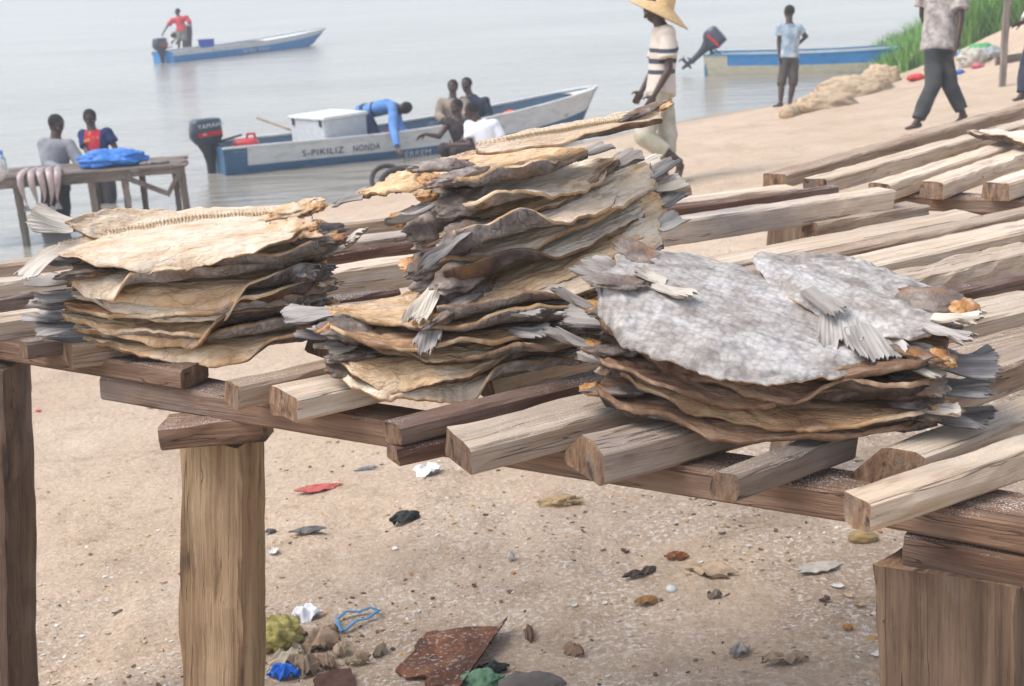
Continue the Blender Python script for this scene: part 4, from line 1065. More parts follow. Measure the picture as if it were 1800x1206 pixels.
person('man in a khaki jacket sitting on the boat side, hands between his knees', 24.3,
       dict(head=(796, 154), neck=(796, 171), chest=(796, 188), pelvis=(796, 222, .1), shL=(776, 181), shR=(816, 181), elL=(771, 204, -.1), elR=(818, 205, -.1), wrL=(782, 214, -.35), wrR=(796, 214, -.35), hipL=(786, 226, .05), hipR=(805, 226, .05),
            knL=(760, 224, -.4), knR=(802, 228, -.4), anL=(752, 262, -.35), anR=(800, 264, -.35), toL=(746, 270, -.5), toR=(798, 272, -.5)), sc=1.06, face=(-.1, -1),
       clothes=[dict(kind='shirt', mat=C_KHAKI, sleeve=1.8, hem=.05, inf=.028), dict(kind='trousers', mat=C_JEAN, length=1.9)])
C_NAVYS = cloth('navy_shirt', [(.02, .03, .045), (.04, .05, .07)])
person('bearded man in a navy shirt sitting behind the man in the white T-shirt', 24.6,
       dict(head=(820, 150), neck=(824, 167), chest=(834, 186), pelvis=(838, 222, .1), shL=(814, 178), shR=(853, 178), elL=(812, 202, -.05), elR=(860, 202), wrL=(826, 218, -.2), wrR=(850, 222, -.2), hipL=(830, 226), hipR=(848, 226),
            knL=(822, 230, -.35), knR=(856, 230, -.35), anL=(822, 264, -.3), anR=(856, 264, -.3), toL=(820, 270, -.4), toR=(856, 270, -.4)), sc=1.06, face=(-.45, -.9),
       clothes=[dict(kind='shirt', mat=C_NAVYS, sleeve=1.6, hem=.05, inf=.022), dict(kind='trousers', mat=C_DK, length=1.9)])
person('dark clothed man crouching beside the boat with one arm stretched left', 20.4,
       dict(head=(803, 190), neck=(806, 209), chest=(808, 226), pelvis=(818, 262, .1), shL=(789, 216), shR=(826, 220), elL=(772, 240, -.1), elR=(812, 250, -.1), wrL=(748, 236, -.15), wrR=(790, 256, -.15), handL=(738, 240, -.15), hipL=(808, 268), hipR=(828, 268),
            knL=(780, 262, -.3), knR=(800, 268, -.3), anL=(786, 300, -.1), anR=(806, 302, -.1), toL=(772, 308, -.25), toR=(794, 310, -.25)), face=(-.6, -.7), nod=.2,
       clothes=[dict(kind='shirt', mat=cloth('black_brown_vest', [(.03, .025, .025), (.06, .05, .048)]), sleeve=.25, inf=.016), dict(kind='shorts', mat=C_DK, length=1.1)])
C_WHITE = cloth('white_cotton', [(.62, .62, .66), (.76, .76, .80)])
person('man in a bright white T-shirt crouching with his back to the camera by the boat', 19.6,
       dict(head=(829, 196), neck=(838, 212), chest=(848, 230), pelvis=(862, 276, .0), shL=(826, 222, .05), shR=(868, 220), elL=(826, 254, -.05), elR=(884, 252), wrL=(796, 255, .1), wrR=(878, 280, .05), hipL=(850, 282), hipR=(872, 282),
            knL=(826, 276, -.25), knR=(864, 282, -.3), anL=(836, 316, -.05), anR=(868, 318, -.05), toL=(820, 322, -.2), toR=(856, 324, -.2)), face=(-.8, .2), nod=.2,
       clothes=[dict(kind='shirt', mat=C_WHITE, sleeve=.72, hem=.05, inf=.026), dict(kind='trousers', mat=C_DK, length=1.8)])
# ---------------------------------------------------------------- boats
def paint(name, c, wear=.35, c2=None):
    return mat(name, [tuple(x * .82 for x in c), c, tuple(min(1, x * 1.12) for x in c)], scale=4, stretch=(1, 1, 3), rough=.55, bump=.15, spec=.3,
               layer=(c2 or (.30, .27, .23), 9, .60, .72, (.4, 1, 2)))
B_DEEP = paint('worn_slate_blue_paint', (.05, .13, .23)); B_WHITE = paint('worn_white_paint', (.62, .62, .60)); B_BLUE = paint('bright_blue_paint', (.04, .24, .54))
B_IN = paint('boat_inside_paint', (.10, .165, .23)); B_CREAM = paint('cream_paint', (.55, .50, .36)); B_MID = paint('weathered_blue_paint', (.05, .20, .34)); B_INW = paint('pale_inside_paint', (.45, .48, .50))
FONT = None
class Hull:
    def __init__(s, Pn, Qn, beam, h0, h1, hb, overhang=.55, bow0=.60, tw=.85, side=1, hp=.5, zb=-.16, bowz=.12, pinch=.0):
        """Pn, Qn: near-side waterline points of stern and bow; the hull lies on the far side of that line"""
        s.P = Vector((Pn.x, Pn.y, 0)); s.Q = Vector((Qn.x, Qn.y, 0))
        s.X = (s.Q - s.P).normalized(); s.Yn = Vector((s.X.y, -s.X.x, 0))
        s.L = (s.Q - s.P).length; s.beam = beam; s.h = (h0, h1, hb); s.ov = overhang; s.bow0 = bow0; s.tw = tw; s.zb = zb; s.bowz = bowz; s.hp = hp
        s.O = s.P - s.Yn * beam / 2 * .9
    def half(s, u):
        b = s.beam / 2
        k = min(1, s.tw + (1 - s.tw) * min(1, u / .4))
        if u > s.bow0:
            q = (u - s.bow0) / (1 - s.bow0); k *= math.sqrt(max(0, 1 - q ** 2.1))
        return b * k
    def sheer(s, u):
        a, m, b = s.h
        return m + (a - m) * (1 - u) ** 2 + (b - m) * max(0, (u - .35) / .65) ** 2.0
    def pt(s, u, r, side):
        """r 0 bottom .. 1 gunwale"""
        hb = s.half(u) ; hk = s.sheer(u); zb = s.zb + (s.bowz - s.zb) * max(0, (u - .7) / .3) ** 2
        z = zb + (hk - zb) * r
        w = hb * (.72 + .28 * r ** .7)
        ox = s.ov * max(0, (u - .5) / .5) ** 2 * r
        return Vector((s.L * u + ox - (.06 * r if u == 0 else 0), side * w, z))
    def M(s):
        return Matrix(((s.X.x, -s.Yn.x, 0, s.O.x), (s.X.y, -s.Yn.y, 0, s.O.y), (0, 0, 1, 0), (0, 0, 0, 1)))
def boat(H, label, rows, inm, railm, group=None, thwarts=(.3, .55), name='motor_boat', bowdeck=None, railw=.035):
    root = empty(name); root.matrix_world = H.M(); tag(root, label, 'boat', group)
    us = [i / 40 for i in range(41)]
    for s in (-1, 1): pass
    # outer shell, painted bands share the shell mesh
    rl = [0, .12, .25, .4, .5, .6, .75, .9, 1]; 
    V = []; Fc = []; mi = []
    for u in us:
        ring = [H.pt(u, r, -1) for r in rl[::-1]] + [Vector((H.L * u + H.ov * 0, 0, H.pt(u, 0, 1).z - .03))] + [H.pt(u, r, 1) for r in rl]
        V += ring
    nr = len(rl) * 2 + 1
    for i in range(len(us) - 1):
        for j in range(nr - 1):
            Fc.append((i * nr + j, i * nr + j + 1, (i + 1) * nr + j + 1, (i + 1) * nr + j))
            r = rl[::-1] + [0] + rl
            rm = (r[j] + r[j + 1]) / 2
            k = 0
            for q, rw_ in enumerate(rows):
                if rm >= rw_[0] and us[i] >= (rw_[2] if len(rw_) > 2 else 0): k = q
            mi.append(k)
    Fc.append(tuple(range(nr))); mi.append(0)
    me = mesh_from(V, Fc, [m[1] for m in rows], mi, smooth=False)
    link('hull', me, root)
    # inner skin
    V = []; Fc = []
    for u in us:
        uu = .012 + u * .975
        for sd, r in ((-1, 1), (-1, .5), (-1, .18), (0, .15), (1, .18), (1, .5), (1, 1)):
            p = H.pt(uu, r, sd if sd else 1)
            if sd == 0: p.y = 0
            k = max(0, abs(p.y) - .035); p.y = k * (1 if p.y > 0 else -1)
            p.z = p.z if r < 1 else p.z - .004
            if r < .3: p.z = max(p.z, H.zb + .12)
            V.append(p)
    Fc = grid_faces(len(us), 7)
    Fc.append((0, 1, 2, 3, 4, 5, 6))
    link('inner_hull', mesh_from(V, Fc, inm, smooth=False), root)
    # gunwale rail
    for sd in (-1, 1):
        V = []
        for u in us:
            p = H.pt(u, 1, sd)
            for dy, dz in ((.018, .0), (.018, .03), (-railw - .01, .03), (-railw - .01, .0)):
                V.append(Vector((p.x, (abs(p.y) + dy) * sd if abs(p.y) + dy > 0 else 0, p.z + dz)))
        f = grid_faces(len(us), 4, wrap=True); f.append((0, 1, 2, 3)); 
        link('gunwale', mesh_from(V, f, railm, smooth=False), root)
    bx = lambda nm, c, d, m: link(nm, box_mesh(d, m), root, loc=c)
    for t in thwarts:
        p = H.pt(t, .78, 1); bx('thwart', (p.x, 0, p.z), (.24, 2 * abs(p.y) - .08, .035), inm)
    p = H.pt(0, 1, 1)
    bx('transom', (-.02, 0, (p.z + H.zb) / 2), (.05, 2 * abs(p.y) * .93, p.z - H.zb + .01), rows[0][1])
    if bowdeck:
        V = []; n = 10
        for i in range(n + 1):
            u = bowdeck + (1 - bowdeck) * i / n
            p = H.pt(u, 1, 1); V += [Vector((p.x, -abs(p.y) + .02, p.z - .03)), Vector((p.x, 0, p.z - .0)), Vector((p.x, abs(p.y) - .02, p.z - .03))]
        link('foredeck', mesh_from(V, grid_faces(n + 1, 3), railm), root)
    return root
def box_mesh(d, m, bev=.006, seg=2):
    bm = bmesh.new(); bmesh.ops.create_cube(bm, size=1)
    for v in bm.verts: v.co = Vector((v.co.x * d[0], v.co.y * d[1], v.co.z * d[2]))
    if bev: bmesh.ops.bevel(bm, geom=bm.edges[:], offset=min(bev, min(d) * .3), segments=seg, affect='EDGES')
    me = bpy.data.meshes.new('b'); bm.to_mesh(me); bm.free(); me.materials.append(m); return me
def text_mesh(txt, size, m, depth=.004):
    cu = bpy.data.curves.new('t', 'FONT'); cu.body = txt; cu.size = size; cu.extrude = depth; cu.resolution_u = 3; cu.space_character = 1.15
    o = bpy.data.objects.new('t', cu); COL.objects.link(o)
    me = bpy.data.meshes.new_from_object(o.evaluated_get(bpy.context.evaluated_depsgraph_get()))
    bpy.data.objects.remove(o); me.materials.clear(); me.materials.append(m)
    return me
def hull_text(H, root, txt, size, m, u0, r0, name='lettering', width=None):
    me = text_mesh(txt, size, m)
    xs = [v.co.x for v in me.vertices]; wd = max(xs)
    k = (width / wd) if width else 1
    for v in me.vertices:
        x = v.co.x * k; u = u0 + x / H.L
        p0 = H.pt(u, 0, -1); p1 = H.pt(u, 1, -1); rr = r0 + v.co.y / (p1.z - p0.z)
        p = H.pt(u, rr, -1)
        v.co = Vector((p.x, p.y - .006 - v.co.z, p.z))
    me.update(); link(name, me, root)
DARKP = flat('outboard_grey_plastic', (.035, .05, .075), .35, spec=.5); METD = flat('outboard_leg_metal', (.03, .035, .045), .4, spec=.5)
RED = flat('red_paint', (.55, .02, .02), .4); WHT = flat('white_lettering', (.75, .75, .75), .5); NAVYL = flat('navy_lettering', (.04, .07, .13), .6)
def outboard(root, loc, rz, tilt=0.0, s=1.0, text=True, yaw=0):
    e = empty('outboard_motor', parent=root); e.matrix_local = Matrix.Translation(loc) @ Matrix.Rotation(rz, 4, 'Z') @ Matrix.Rotation(tilt, 4, 'Y') @ Matrix.Scale(s, 4)
    # cowling: lofted rounded box, x forward (to boat)
    V = []; n = 24
    for z, lx, ly, cx in ((.02, .10, .08, 0), (.03, .20, .13, .0), (.10, .25, .155, -.01), (.14, .265, .17, -.01), (.145, .28, .18, -.01), (.28, .275, .175, -.01), (.40, .265, .165, .0), (.445, .25, .15, .01), (.465, .21, .12, .015), (.468, .02, .02, .015)):
        for j in range(n):
            a = 2 * math.pi * j / n; c, q = math.cos(a), math.sin(a)
            k = (abs(c) ** 4.5 + abs(q) ** 4.5) ** (-1 / 4.5)
            V.append(Vector((cx + lx * c * k, ly * q * k, z)))
    link('cowling', mesh_from(V, grid_faces(10, n, wrap=True), DARKP), e)
    V = []
    for z, lx, ly, cx in ((.10, .21, .12, 0), (.0, .17, .10, .0), (-.12, .12, .07, .02), (-.3, .085, .05, .03), (-.55, .075, .04, .03), (-.62, .12, .045, .0)):
        for j in range(n):
            a = 2 * math.pi * j / n; V.append(Vector((cx + lx * math.cos(a), ly * math.sin(a), z)))
    link('midsection', mesh_from(V, grid_faces(6, n, wrap=True), METD), e)
    V = []; Fc = []
    ring_seg(V, Fc, (-.16, 0, -.74), (.13, 0, -.74), .045, .03, (0, 1, 0)); ring_seg(V, Fc, (.02, 0, -.6), (.0, 0, -.92), (.02, .07), (.008, .035), (0, 1, 0)); ring_seg(V, Fc, (-.02, 0, -.62), (-.13, 0, -.62), (.09, .008), (.07, .006), (0, 1, 0))
    link('lower_unit', mesh_from(V, Fc, METD), e)
    V = []; Fc = []
    for k in range(3):
        a = k * 2.094; d = Vector((0, math.cos(a), math.sin(a))); q = Vector((.4, -math.sin(a) * .9, math.cos(a) * .9)).normalized()
        ell(V, Fc, Vector((-.20, 0, -.74)) + d * .075, d * .07, q * .04, d.cross(q) * .006, 10, 8)
    link('propeller', mesh_from(V, Fc, METD), e)
    V = []; Fc = []
    ring_seg(V, Fc, (.12, 0, -.02), (.27, 0, -.06), (.11, .05), (.09, .05), (0, 1, 0)); ring_seg(V, Fc, (.2, .0, .05), (.62, .05, .12), .02, .018)
    link('clamp_bracket', mesh_from(V, Fc, METD), e)
    for sy in (-1, 1):
        st = link('side_stripe', box_mesh((.42, .006, .075), RED, .002), e, loc=(.035, sy * .181, .215)); st.rotation_euler = (0, -.08, 0)
        if text and sy < 0:
            for tx, zz, sz, x0 in (('YAMAHA', .31, .105, -.17), ('40', .190, .06, -.10)):
                me = text_mesh(tx, sz, WHT, .002); o = link('lettering', me, e, loc=(x0, sy * .1805 - .006, zz)); o.rotation_euler = (math.pi / 2, -.08, 0)
    return e

# the lettered boat at the landing
HB = Hull(at_z(404, 310, 0), at_z(1050, 240, 0), 1.35, .42, .40, .80, overhang=.35, bow0=.55, bowz=.15)
bb = boat(HB, 'slate blue and white motor boat with painted lettering, nose to the landing', [(0, B_DEEP), (.52, B_WHITE, .03)], B_IN, B_WHITE, thwarts=(.47, .62, .78), bowdeck=.93)
def u_px(H, px):
    a, b = 0.0, 1.0
    for _ in range(30):
        m = (a + b) / 2; p = H.M() @ H.pt(m, .75, -1) - CAM
        x = 900 + FPX * p.dot(_R) / p.dot(_F)
        if x < px: a = m
        else: b = m
    return a
def txt_px(H, root, t, size, m, x0, x1, r0):
    ua, ub = u_px(H, x0), u_px(H, x1); hull_text(H, root, t, size, m, ua, r0, width=(ub - ua) * H.L)
txt_px(HB, bb, 'S-PIKILIZ', .15, NAVYL, 531, 604, .60)
txt_px(HB, bb, 'NONDA', .15, NAVYL, 620, 668, .60)
txt_px(HB, bb, 'TERREM', .13, WHT, 702, 758, .28)
outboard(bb, (-.17, .0, .44), math.radians(0), 0.0, .92)
# chest freezer
FRZ = flat('freezer_enamel', (.62, .63, .64), .4, spec=.4)
fz = empty('chest_freezer'); pc = HB.M() @ Vector((HB.L * u_px(HB, 601), .0, 0)); fz.location = (pc.x, pc.y, .12); fz.rotation_euler = (0, 0, math.radians(47)); tag(fz, 'white chest freezer standing in the lettered boat', 'freezer')
link('cabinet', box_mesh((.92, .86, .62), FRZ, .02, 3), fz, loc=(0, 0, .30)); link('lid', box_mesh((.98, .92, .06), flat('freezer_lid', (.75, .75, .73), .4), .02, 3), fz, loc=(0, 0, .625))
for y in (-.34, .34): link('hinge', box_mesh((.02, .05, .12), METD, .004), fz, loc=(-.475, y, .56))
# red fuel can
def blob(name, px, py, d, r, m, label, cat, seed=1, amp=.25, z=None, rot=0.0, group=None, fr=2.0):
    p = at_d(px, py, d) if z is None else at_z(px, py, z)
    me = lump(r[0], r[1], r[2], m, seed, amp, 26, 34, fr); o = link(name, me); o.location = p; o.rotation_euler = (0, 0, rot); tag(o, label, cat, group); return o
REDP = flat('red_plastic', (.58, .045, .05), .35)
fc = empty('fuel_can'); p = at_d(432, 252, 23.0); fc.location = (p.x, p.y, p.z - .10); tag(fc, 'red plastic fuel tank beside the outboard of the lettered boat', 'fuel can')
V = []; n = 24
for z, lx, ly in ((0, .05, .05), (.005, .21, .15), (.10, .215, .155), (.16, .18, .12), (.18, .10, .07), (.182, .01, .01)):
    for j in range(n):
        a = 2 * math.pi * j / n; k = (abs(math.cos(a)) ** 4 + abs(math.sin(a)) ** 4) ** -.25; V.append(Vector((lx * math.cos(a) * k, ly * math.sin(a) * k, z)))
link('tank', mesh_from(V, grid_faces(6, n, wrap=True), REDP), fc); V = []; Fc = []
ring_seg(V, Fc, (.02, 0, .16), (.04, 0, .25), .02, .02); ring_seg(V, Fc, (.04, 0, .25), (.15, 0, .25), .02, .02); ring_seg(V, Fc, (.15, 0, .25), (.17, 0, .14), .02, .02); link('handle', mesh_from(V, Fc, REDP), fc)
ORNG = flat('orange_life_jacket', (.75, .13, .03), .7)
blob('life_jacket', 900, 206, 24.7, (.27, .16, .11), ORNG, 'orange life jacket lying in the bow half of the lettered boat', 'life jacket', 5, .35)
blob('life_jacket', 684, 238, 23.9, (.20, .12, .07), flat('coral_life_jacket', (.72, .10, .06), .7), 'coral red life jacket at the feet of the man in blue', 'life jacket', 6, .35)
def pole(name, a, b, r, m, label, cat, group=None):
    V = []; Fc = []; o0 = a.copy(); ring_seg(V, Fc, a, b, r, r * .8); o = link(name, mesh_from([v - o0 for v in V], Fc, m)); o.location = o0; tag(o, label, cat, group); return o
pole('wooden_pole', at_d(452, 207, 24.0), at_d(560, 246, 23.6), .022, W_MID, 'thin wooden pole slanting out behind the red fuel tank', 'pole')

# the boat out on the river
H1 = Hull(at_z(310, 110, 0), at_z(572, 79, 0), 1.35, .36, .36, .62, overhang=.8, bow0=.5)
b1 = boat(H1, 'bright blue and white boat out on the river with two men at its motor', [(0, B_BLUE), (.74, B_WHITE)], B_INW, B_WHITE, thwarts=(.45, .65), bowdeck=.62)
txt_px(H1, b1, 'MOTEMA', .16, WHT, 428, 451, .42); txt_px(H1, b1, 'PASI', .16, WHT, 456, 474, .42)
outboard(b1, (-.20, -.10, .42), 0, 0, .95, text=False)
bx_ = empty('plastic_crate'); p = at_d(363, 77, 52.5); bx_.location = (p.x, p.y, .32); tag(bx_, 'blue plastic crate standing in the boat out on the river', 'crate')
CR = flat('cobalt_plastic', (.02, .06, .38), .5)
link('crate_body', box_mesh((.52, .36, .28), CR, .02), bx_, loc=(0, 0, .14)); link('crate_rim', box_mesh((.56, .40, .04), CR, .01), bx_, loc=(0, 0, .28))
C_RED = cloth('red_tshirt', [(.48, .04, .05), (.60, .07, .08)])
C_OLG = cloth('grey_olive_cloth', [(.15, .15, .14), (.22, .22, .20)])
person('man in a red T-shirt standing in the river boat, one arm down to the motor', 52.2,
       dict(head=(312, 21), neck=(313, 28.5), chest=(316, 36), pelvis=(320, 55), shL=(303, 36), shR=(328, 31), elL=(294, 46), elR=(335, 43), wrL=(287, 58), wrR=(337, 56), hipL=(316, 58), hipR=(324, 58), knL=(315, 72), knR=(323, 72), anL=(314, 87), anR=(323, 87),
            toL=(312, 90, -.15), toR=(321, 90, -.15)), face=(-.6, -.5), clothes=[dict(kind='shirt', mat=C_RED, sleeve=.8, hem=.02, inf=.03), dict(kind='shorts', mat=C_OLG, length=.95, inf=.03)], voxel=.014)
person('man in dark trousers stooping behind the man in red on the river boat', 53.0,
       dict(head=(306, 61), neck=(312, 56), chest=(317, 51), pelvis=(328, 50), shL=(313, 52, -.15), shR=(319, 52, .15), elL=(312, 64, -.1), elR=(316, 64, .15), wrL=(305, 72, -.1), wrR=(312, 73, .1), hipL=(327, 56), hipR=(333, 56), knL=(328, 71), knR=(333, 71), anL=(329, 86), anR=(333, 86),
            toL=(326, 89, -.1), toR=(330, 89, -.1)), face=(-.9, 0), up=(-.8, 0, -.3), clothes=[dict(kind='shirt', mat=C_OLG, sleeve=.7, inf=.03), dict(kind='trousers', mat=C_DK, length=1.9, inf=.02)], voxel=.014)

# the boat moored by the reeds
H3 = Hull(at_z(1240, 133, 0), at_z(1640, 126, 0), 1.35, .48, .46, .62, overhang=.3, bow0=.72)
b3 = boat(H3, 'weathered blue and cream boat moored by the reeds with its motor tilted up', [(0, B_MID), (.22, B_CREAM), (.60, B_BLUE, .10)], B_INW, B_MID, thwarts=(.35, .55, .8))
outboard(b3, (-.05, -.1, .72), 0, math.radians(48), .95, text=False)
blob('blue_tarpaulin', 1285, 103, depth_of(H3.P) + .7, (.55, .4, .10), flat('blue_tarpaulin', (.05, .25, .62), .4), 'crumpled bright blue tarpaulin in the stern of the moored boat', 'tarpaulin', 9, .4)
blob('life_jacket', 1414, 100, depth_of(H3.P) + .3, (.24, .15, .10), flat('faded_red_vest', (.70, .10, .08), .7), 'faded red life jacket showing above the side of the moored boat', 'life jacket', 12, .35)
# ---------------------------------------------------------------- waterside table
W_OLD = wood('old_wet_wood', (.11, .085, .07), (.17, .135, .11), (.24, .20, .165))
ZT = .86
tb0, tb1 = at_z(-90, 320, ZT), at_z(328, 289, ZT)
tt = empty('wooden_table'); X = (tb1 - tb0); TL = X.length; Mt = frame(X, (0, 0, 1), (tb0.x, tb0.y, 0)); tt.matrix_world = Mt
tag(tt, 'long rough wooden table on thin legs standing at the edge of the water', 'table')
def tpart(nm, x0, x1, y, z, w, th, m=W_OLD, seed=1, dz=0):
    me = plank_mesh(x1 - x0, w, th, m, seed=seed, rough=1.3); o = link(nm, me, tt); o.location = (x0, y, z); o.rotation_euler = (0, -dz, 0); return o
for k in range(5): tpart('tabletop_board', -.02 * k, TL - .05 * (k % 2), .10 + .19 * k, ZT, .175, .03, seed=50 + k)
def tbar(nm, a, b, w=.07, th=.06, seed=3):
    a = Vector(a); b = Vector(b); me = plank_mesh((b - a).length, w, th, W_OLD, seed=seed, rough=1.4); o = link(nm, me, tt); o.matrix_local = frame(b - a, (0, -1, 0.02), a); return o
ap = tbar('apron', (0, .02, ZT - .08), (TL * .76, .02, ZT - .08), .13, .03, 60); tbar('apron', (TL * .76, .03, ZT - .075), (TL - .08, .03, ZT - .075), .07, .03, 61)
tbar('apron', (0, .92, ZT - .08), (TL - .1, .92, ZT - .08), .08, .03, 62)
def tx(px): return (at_z(px, 320, ZT - .1) - tb0).dot(X.normalized())
for i, px in enumerate((33, 156, 213, 316)): tbar('leg', (tx(px), .03, ZT - .03), (tx(px) + .03, .03, -.35), .085, .07, 70 + i)
for i, px in enumerate((60, 150, 237, 300)): tbar('leg', (tx(px), .90, ZT - .03), (tx(px), .90, -.4), .075, .07, 80 + i)
tbar('brace', (tx(216), .0, ZT - .10), (tx(292), .0, ZT - .36), .06, .03, 90); tbar('brace', (tx(288), .0, ZT - .36), (tx(311), .0, ZT - .12), .05, .03, 91)
BLUEBAG = mat('blue_plastic_bag', [(.03, .15, .48), (.055, .24, .68)], scale=6, rough=.35, bump=.8, bscale=9, bdist=.03)
def tpt(x, y, z): return Mt @ Vector((x, y, z))
o = link('plastic_bag', lump(.40, .20, .12, BLUEBAG, 3, .30, 50, 60, 1.5)); o.location = tpt(tx(194), .35, ZT + .09); o.rotation_euler = (0, 0, .2); tag(o, 'big bright blue plastic bag heaped on the waterside table', 'plastic bag')
for k, px in enumerate((45, 62, 76, 89, 101)):
    V = []; n = 14; path = [(.50, .02, .010), (.44, .03, .03), (.30, .035, .040), (.16, .04, .046), (.03, .035, .047), (-.035, -.0, .045), (-.06, -.09, .039), (-.055, -.18, .029), (-.05, -.26, .017), (-.05, -.31, .010), (-.05, -.33, .012)]
    for i, (y, z, r) in enumerate(path):
        fl = .25 if i == len(path) - 1 else .62
        for j in range(n):
            a = 2 * math.pi * j / n; q = path[min(i + 1, len(path) - 1)]; pv_ = path[max(i - 1, 0)]
            t = Vector((0, q[0] - pv_[0], q[1] - pv_[1])).normalized(); nn = Vector((1, 0, 0)).cross(t)
            V.append(Vector((.02 * math.sin(i * .8 + k), y, z + (-.03 if k % 2 else 0) * (i > 4))) + Vector((1, 0, 0)) * (r * math.cos(a)) + nn * (r * fl * math.sin(a)))
    FR = mat('fresh_fish_skin', [(.24, .18, .17), (.38, .29, .27), (.50, .42, .39)], scale=8, rough=.35, bump=.2, spec=.5)
    f = grid_faces(len(path), n, wrap=True); f += [tuple(range(n))]
    e = empty('fresh_fish'); e.matrix_world = Matrix.Translation(tpt(tx(px), 0, ZT)) @ Matrix.Rotation(math.atan2(X.y, X.x), 4, 'Z')
    tag(e, ('leftmost', 'second from left', 'middle', 'second from right', 'rightmost')[k] + ' of the five fresh fish hanging over the edge of the waterside table', 'fish', 'fresh fish hanging over the waterside table')
    link('body', mesh_from(V, f, FR), e)
    link('tail_fin', fan(.09, .045, FIN_GREY, 500 + k).data, e, M=frame((0, -.1, -1), (0, -1, 0), (.02 * math.sin(7 + k), -.05, -.34 - (.03 if k % 2 else 0))))
for o in [o for o in COL.objects if o.name.startswith('tail_fin') and o.parent is None]: bpy.data.objects.remove(o)
# water bottle
BOT = mat('clear_blue_plastic', [(.45, .60, .72), (.55, .68, .78)], rough=.1, bump=0, trans=.6)
e = empty('water_bottle', tpt(tx(13), .2, ZT)); tag(e, 'clear plastic water bottle with a blue cap at the left end of the table', 'bottle')
V = []; n = 20
for z, r in ((0, .02), (.002, .042), (.03, .045), (.09, .040), (.16, .045), (.20, .044), (.235, .03), (.255, .016), (.275, .015)):
    for j in range(n): V.append(Vector((r * math.cos(2 * math.pi * j / n), r * math.sin(2 * math.pi * j / n), z)))
link('bottle_body', mesh_from(V, grid_faces(9, n, wrap=True), BOT), e)
V = []; Fc = []; ring_seg(V, Fc, (0, 0, .272), (0, 0, .295), .018, .018, n=16); link('cap', mesh_from(V, Fc, flat('blue_cap', (.02, .15, .5))), e)
V = []; Fc = []; ring_seg(V, Fc, (0, 0, .08), (0, 0, .145), .0465, .0465, n=20, cap=False); link('bottle_label', mesh_from(V, Fc, flat('bottle_label_blue', (.25, .5, .7))), e)
blob('cloth_bundle', 0, 298, 16.3, (.08, .08, .12), flat('offwhite_cloth', (.60, .57, .52)), 'off-white bundle beside the water bottle', 'bundle', 4, .3)
for k, (px, r, c, lb) in enumerate(((252, .10, (.30, .25, .21), 'flat brown scrap of fish right of the blue bag'), (277, .12, (.22, .19, .17), 'dark fish piece near the end of the waterside table'))):
    o = link('fish_piece', lump(r, .06, .022, flat('fish_piece_skin_%d' % k, c), 30 + k, .3)); o.location = tpt(tx(px), .25, ZT + .02); tag(o, lb, 'fish piece')
# old tyres at the landing ---------------------------------------------------
RUB = mat('old_rubber', [(.03, .028, .028), (.07, .06, .055)], scale=20, rough=.8, bump=.4)
def tyre(px, py, R, r, rx, rz, label, dz=0):
    p = at_g(px, py); V = []; N1, n = 48, 14
    for i in range(N1):
        a = 2 * math.pi * i / N1
        for j in range(n):
            b = 2 * math.pi * j / n; V.append(Vector(((R + r * math.cos(b)) * math.cos(a), (R + r * math.cos(b)) * math.sin(a), r * 1.1 * math.sin(b))))
    f = [(i * n + j, ((i + 1) % N1) * n + j, ((i + 1) % N1) * n + (j + 1) % n, i * n + (j + 1) % n) for i in range(N1) for j in range(n)]
    o = link('old_tyre', mesh_from(V, f, RUB)); o.location = (p.x, p.y, p.z + dz); o.rotation_euler = (rx, 0, rz); tag(o, label, 'tyre'); return o
tyre(684, 328, .25, .035, math.radians(55), .3, 'thin dark tyre leaning upright at the water edge between the stacks', .08)
tyre(706, 330, .30, .045, math.radians(28), -.2, 'second old tyre lying low beside the upright one', .10)
# driftwood, mound and right bank --------------------------------------------
DW = mat('driftwood', [(.34, .24, .15), (.52, .385, .25), (.62, .48, .33)], scale=6, stretch=(1, 3, 3), rough=.9, bump=.9, bscale=14, bdist=.03)
a, b = at_g(1384, 207), at_g(1470, 182)
V = []; Fc = []; ring_seg(V, Fc, Vector((0, 0, .07)), b - a + Vector((0, 0, .08)), .12, .09); o = link('driftwood_log', remeshed(V, Fc, DW, .02, 1, .05, 4, ff=4)); o.location = a; tag(o, 'pale driftwood log with a dark cut end on the sand beside the standing youth', 'log')
for k, (px, py, r, lb) in enumerate(((1502, 168, (.85, .40, .30), 'low mound of sandy roots beside the driftwood log'), (1548, 150, (.40, .32, .34), 'tall sandy stump at the end of the root mound'), (1450, 188, (.55, .3, .2), 'flat lump of roots next to the cut log end'))):
    p = at_g(px, py); o = link('root_mound', lump(*r, DW, 60 + k, .20, 40, 52, 2.2)); o.location = (p.x, p.y, p.z + .03); o.rotation_euler = (0, 0, .5); tag(o, lb, 'root mound')
p = at_g(1763, 153); V = []; Fc = []
me = plank_mesh(2.6, .085, .075, W_OLD, seed=95, rough=1.5); o = link('wooden_pole', me); o.matrix_world = frame((0.02, 0, 1), (0, -1, 0), (p.x, p.y, p.z - .1)); tag(o, 'upright grey wooden pole at the right in front of the grass', 'pole')
p2 = at_d(1752, 108, depth_of(p) + .15); me = plank_mesh(2.2, .12, .05, W_OLD, seed=96); o = link('cross_board', me); o.matrix_world = frame((1, .15, .10), (0, -1, .1), p2); tag(o, 'dark board running right from the upright grey pole', 'board')
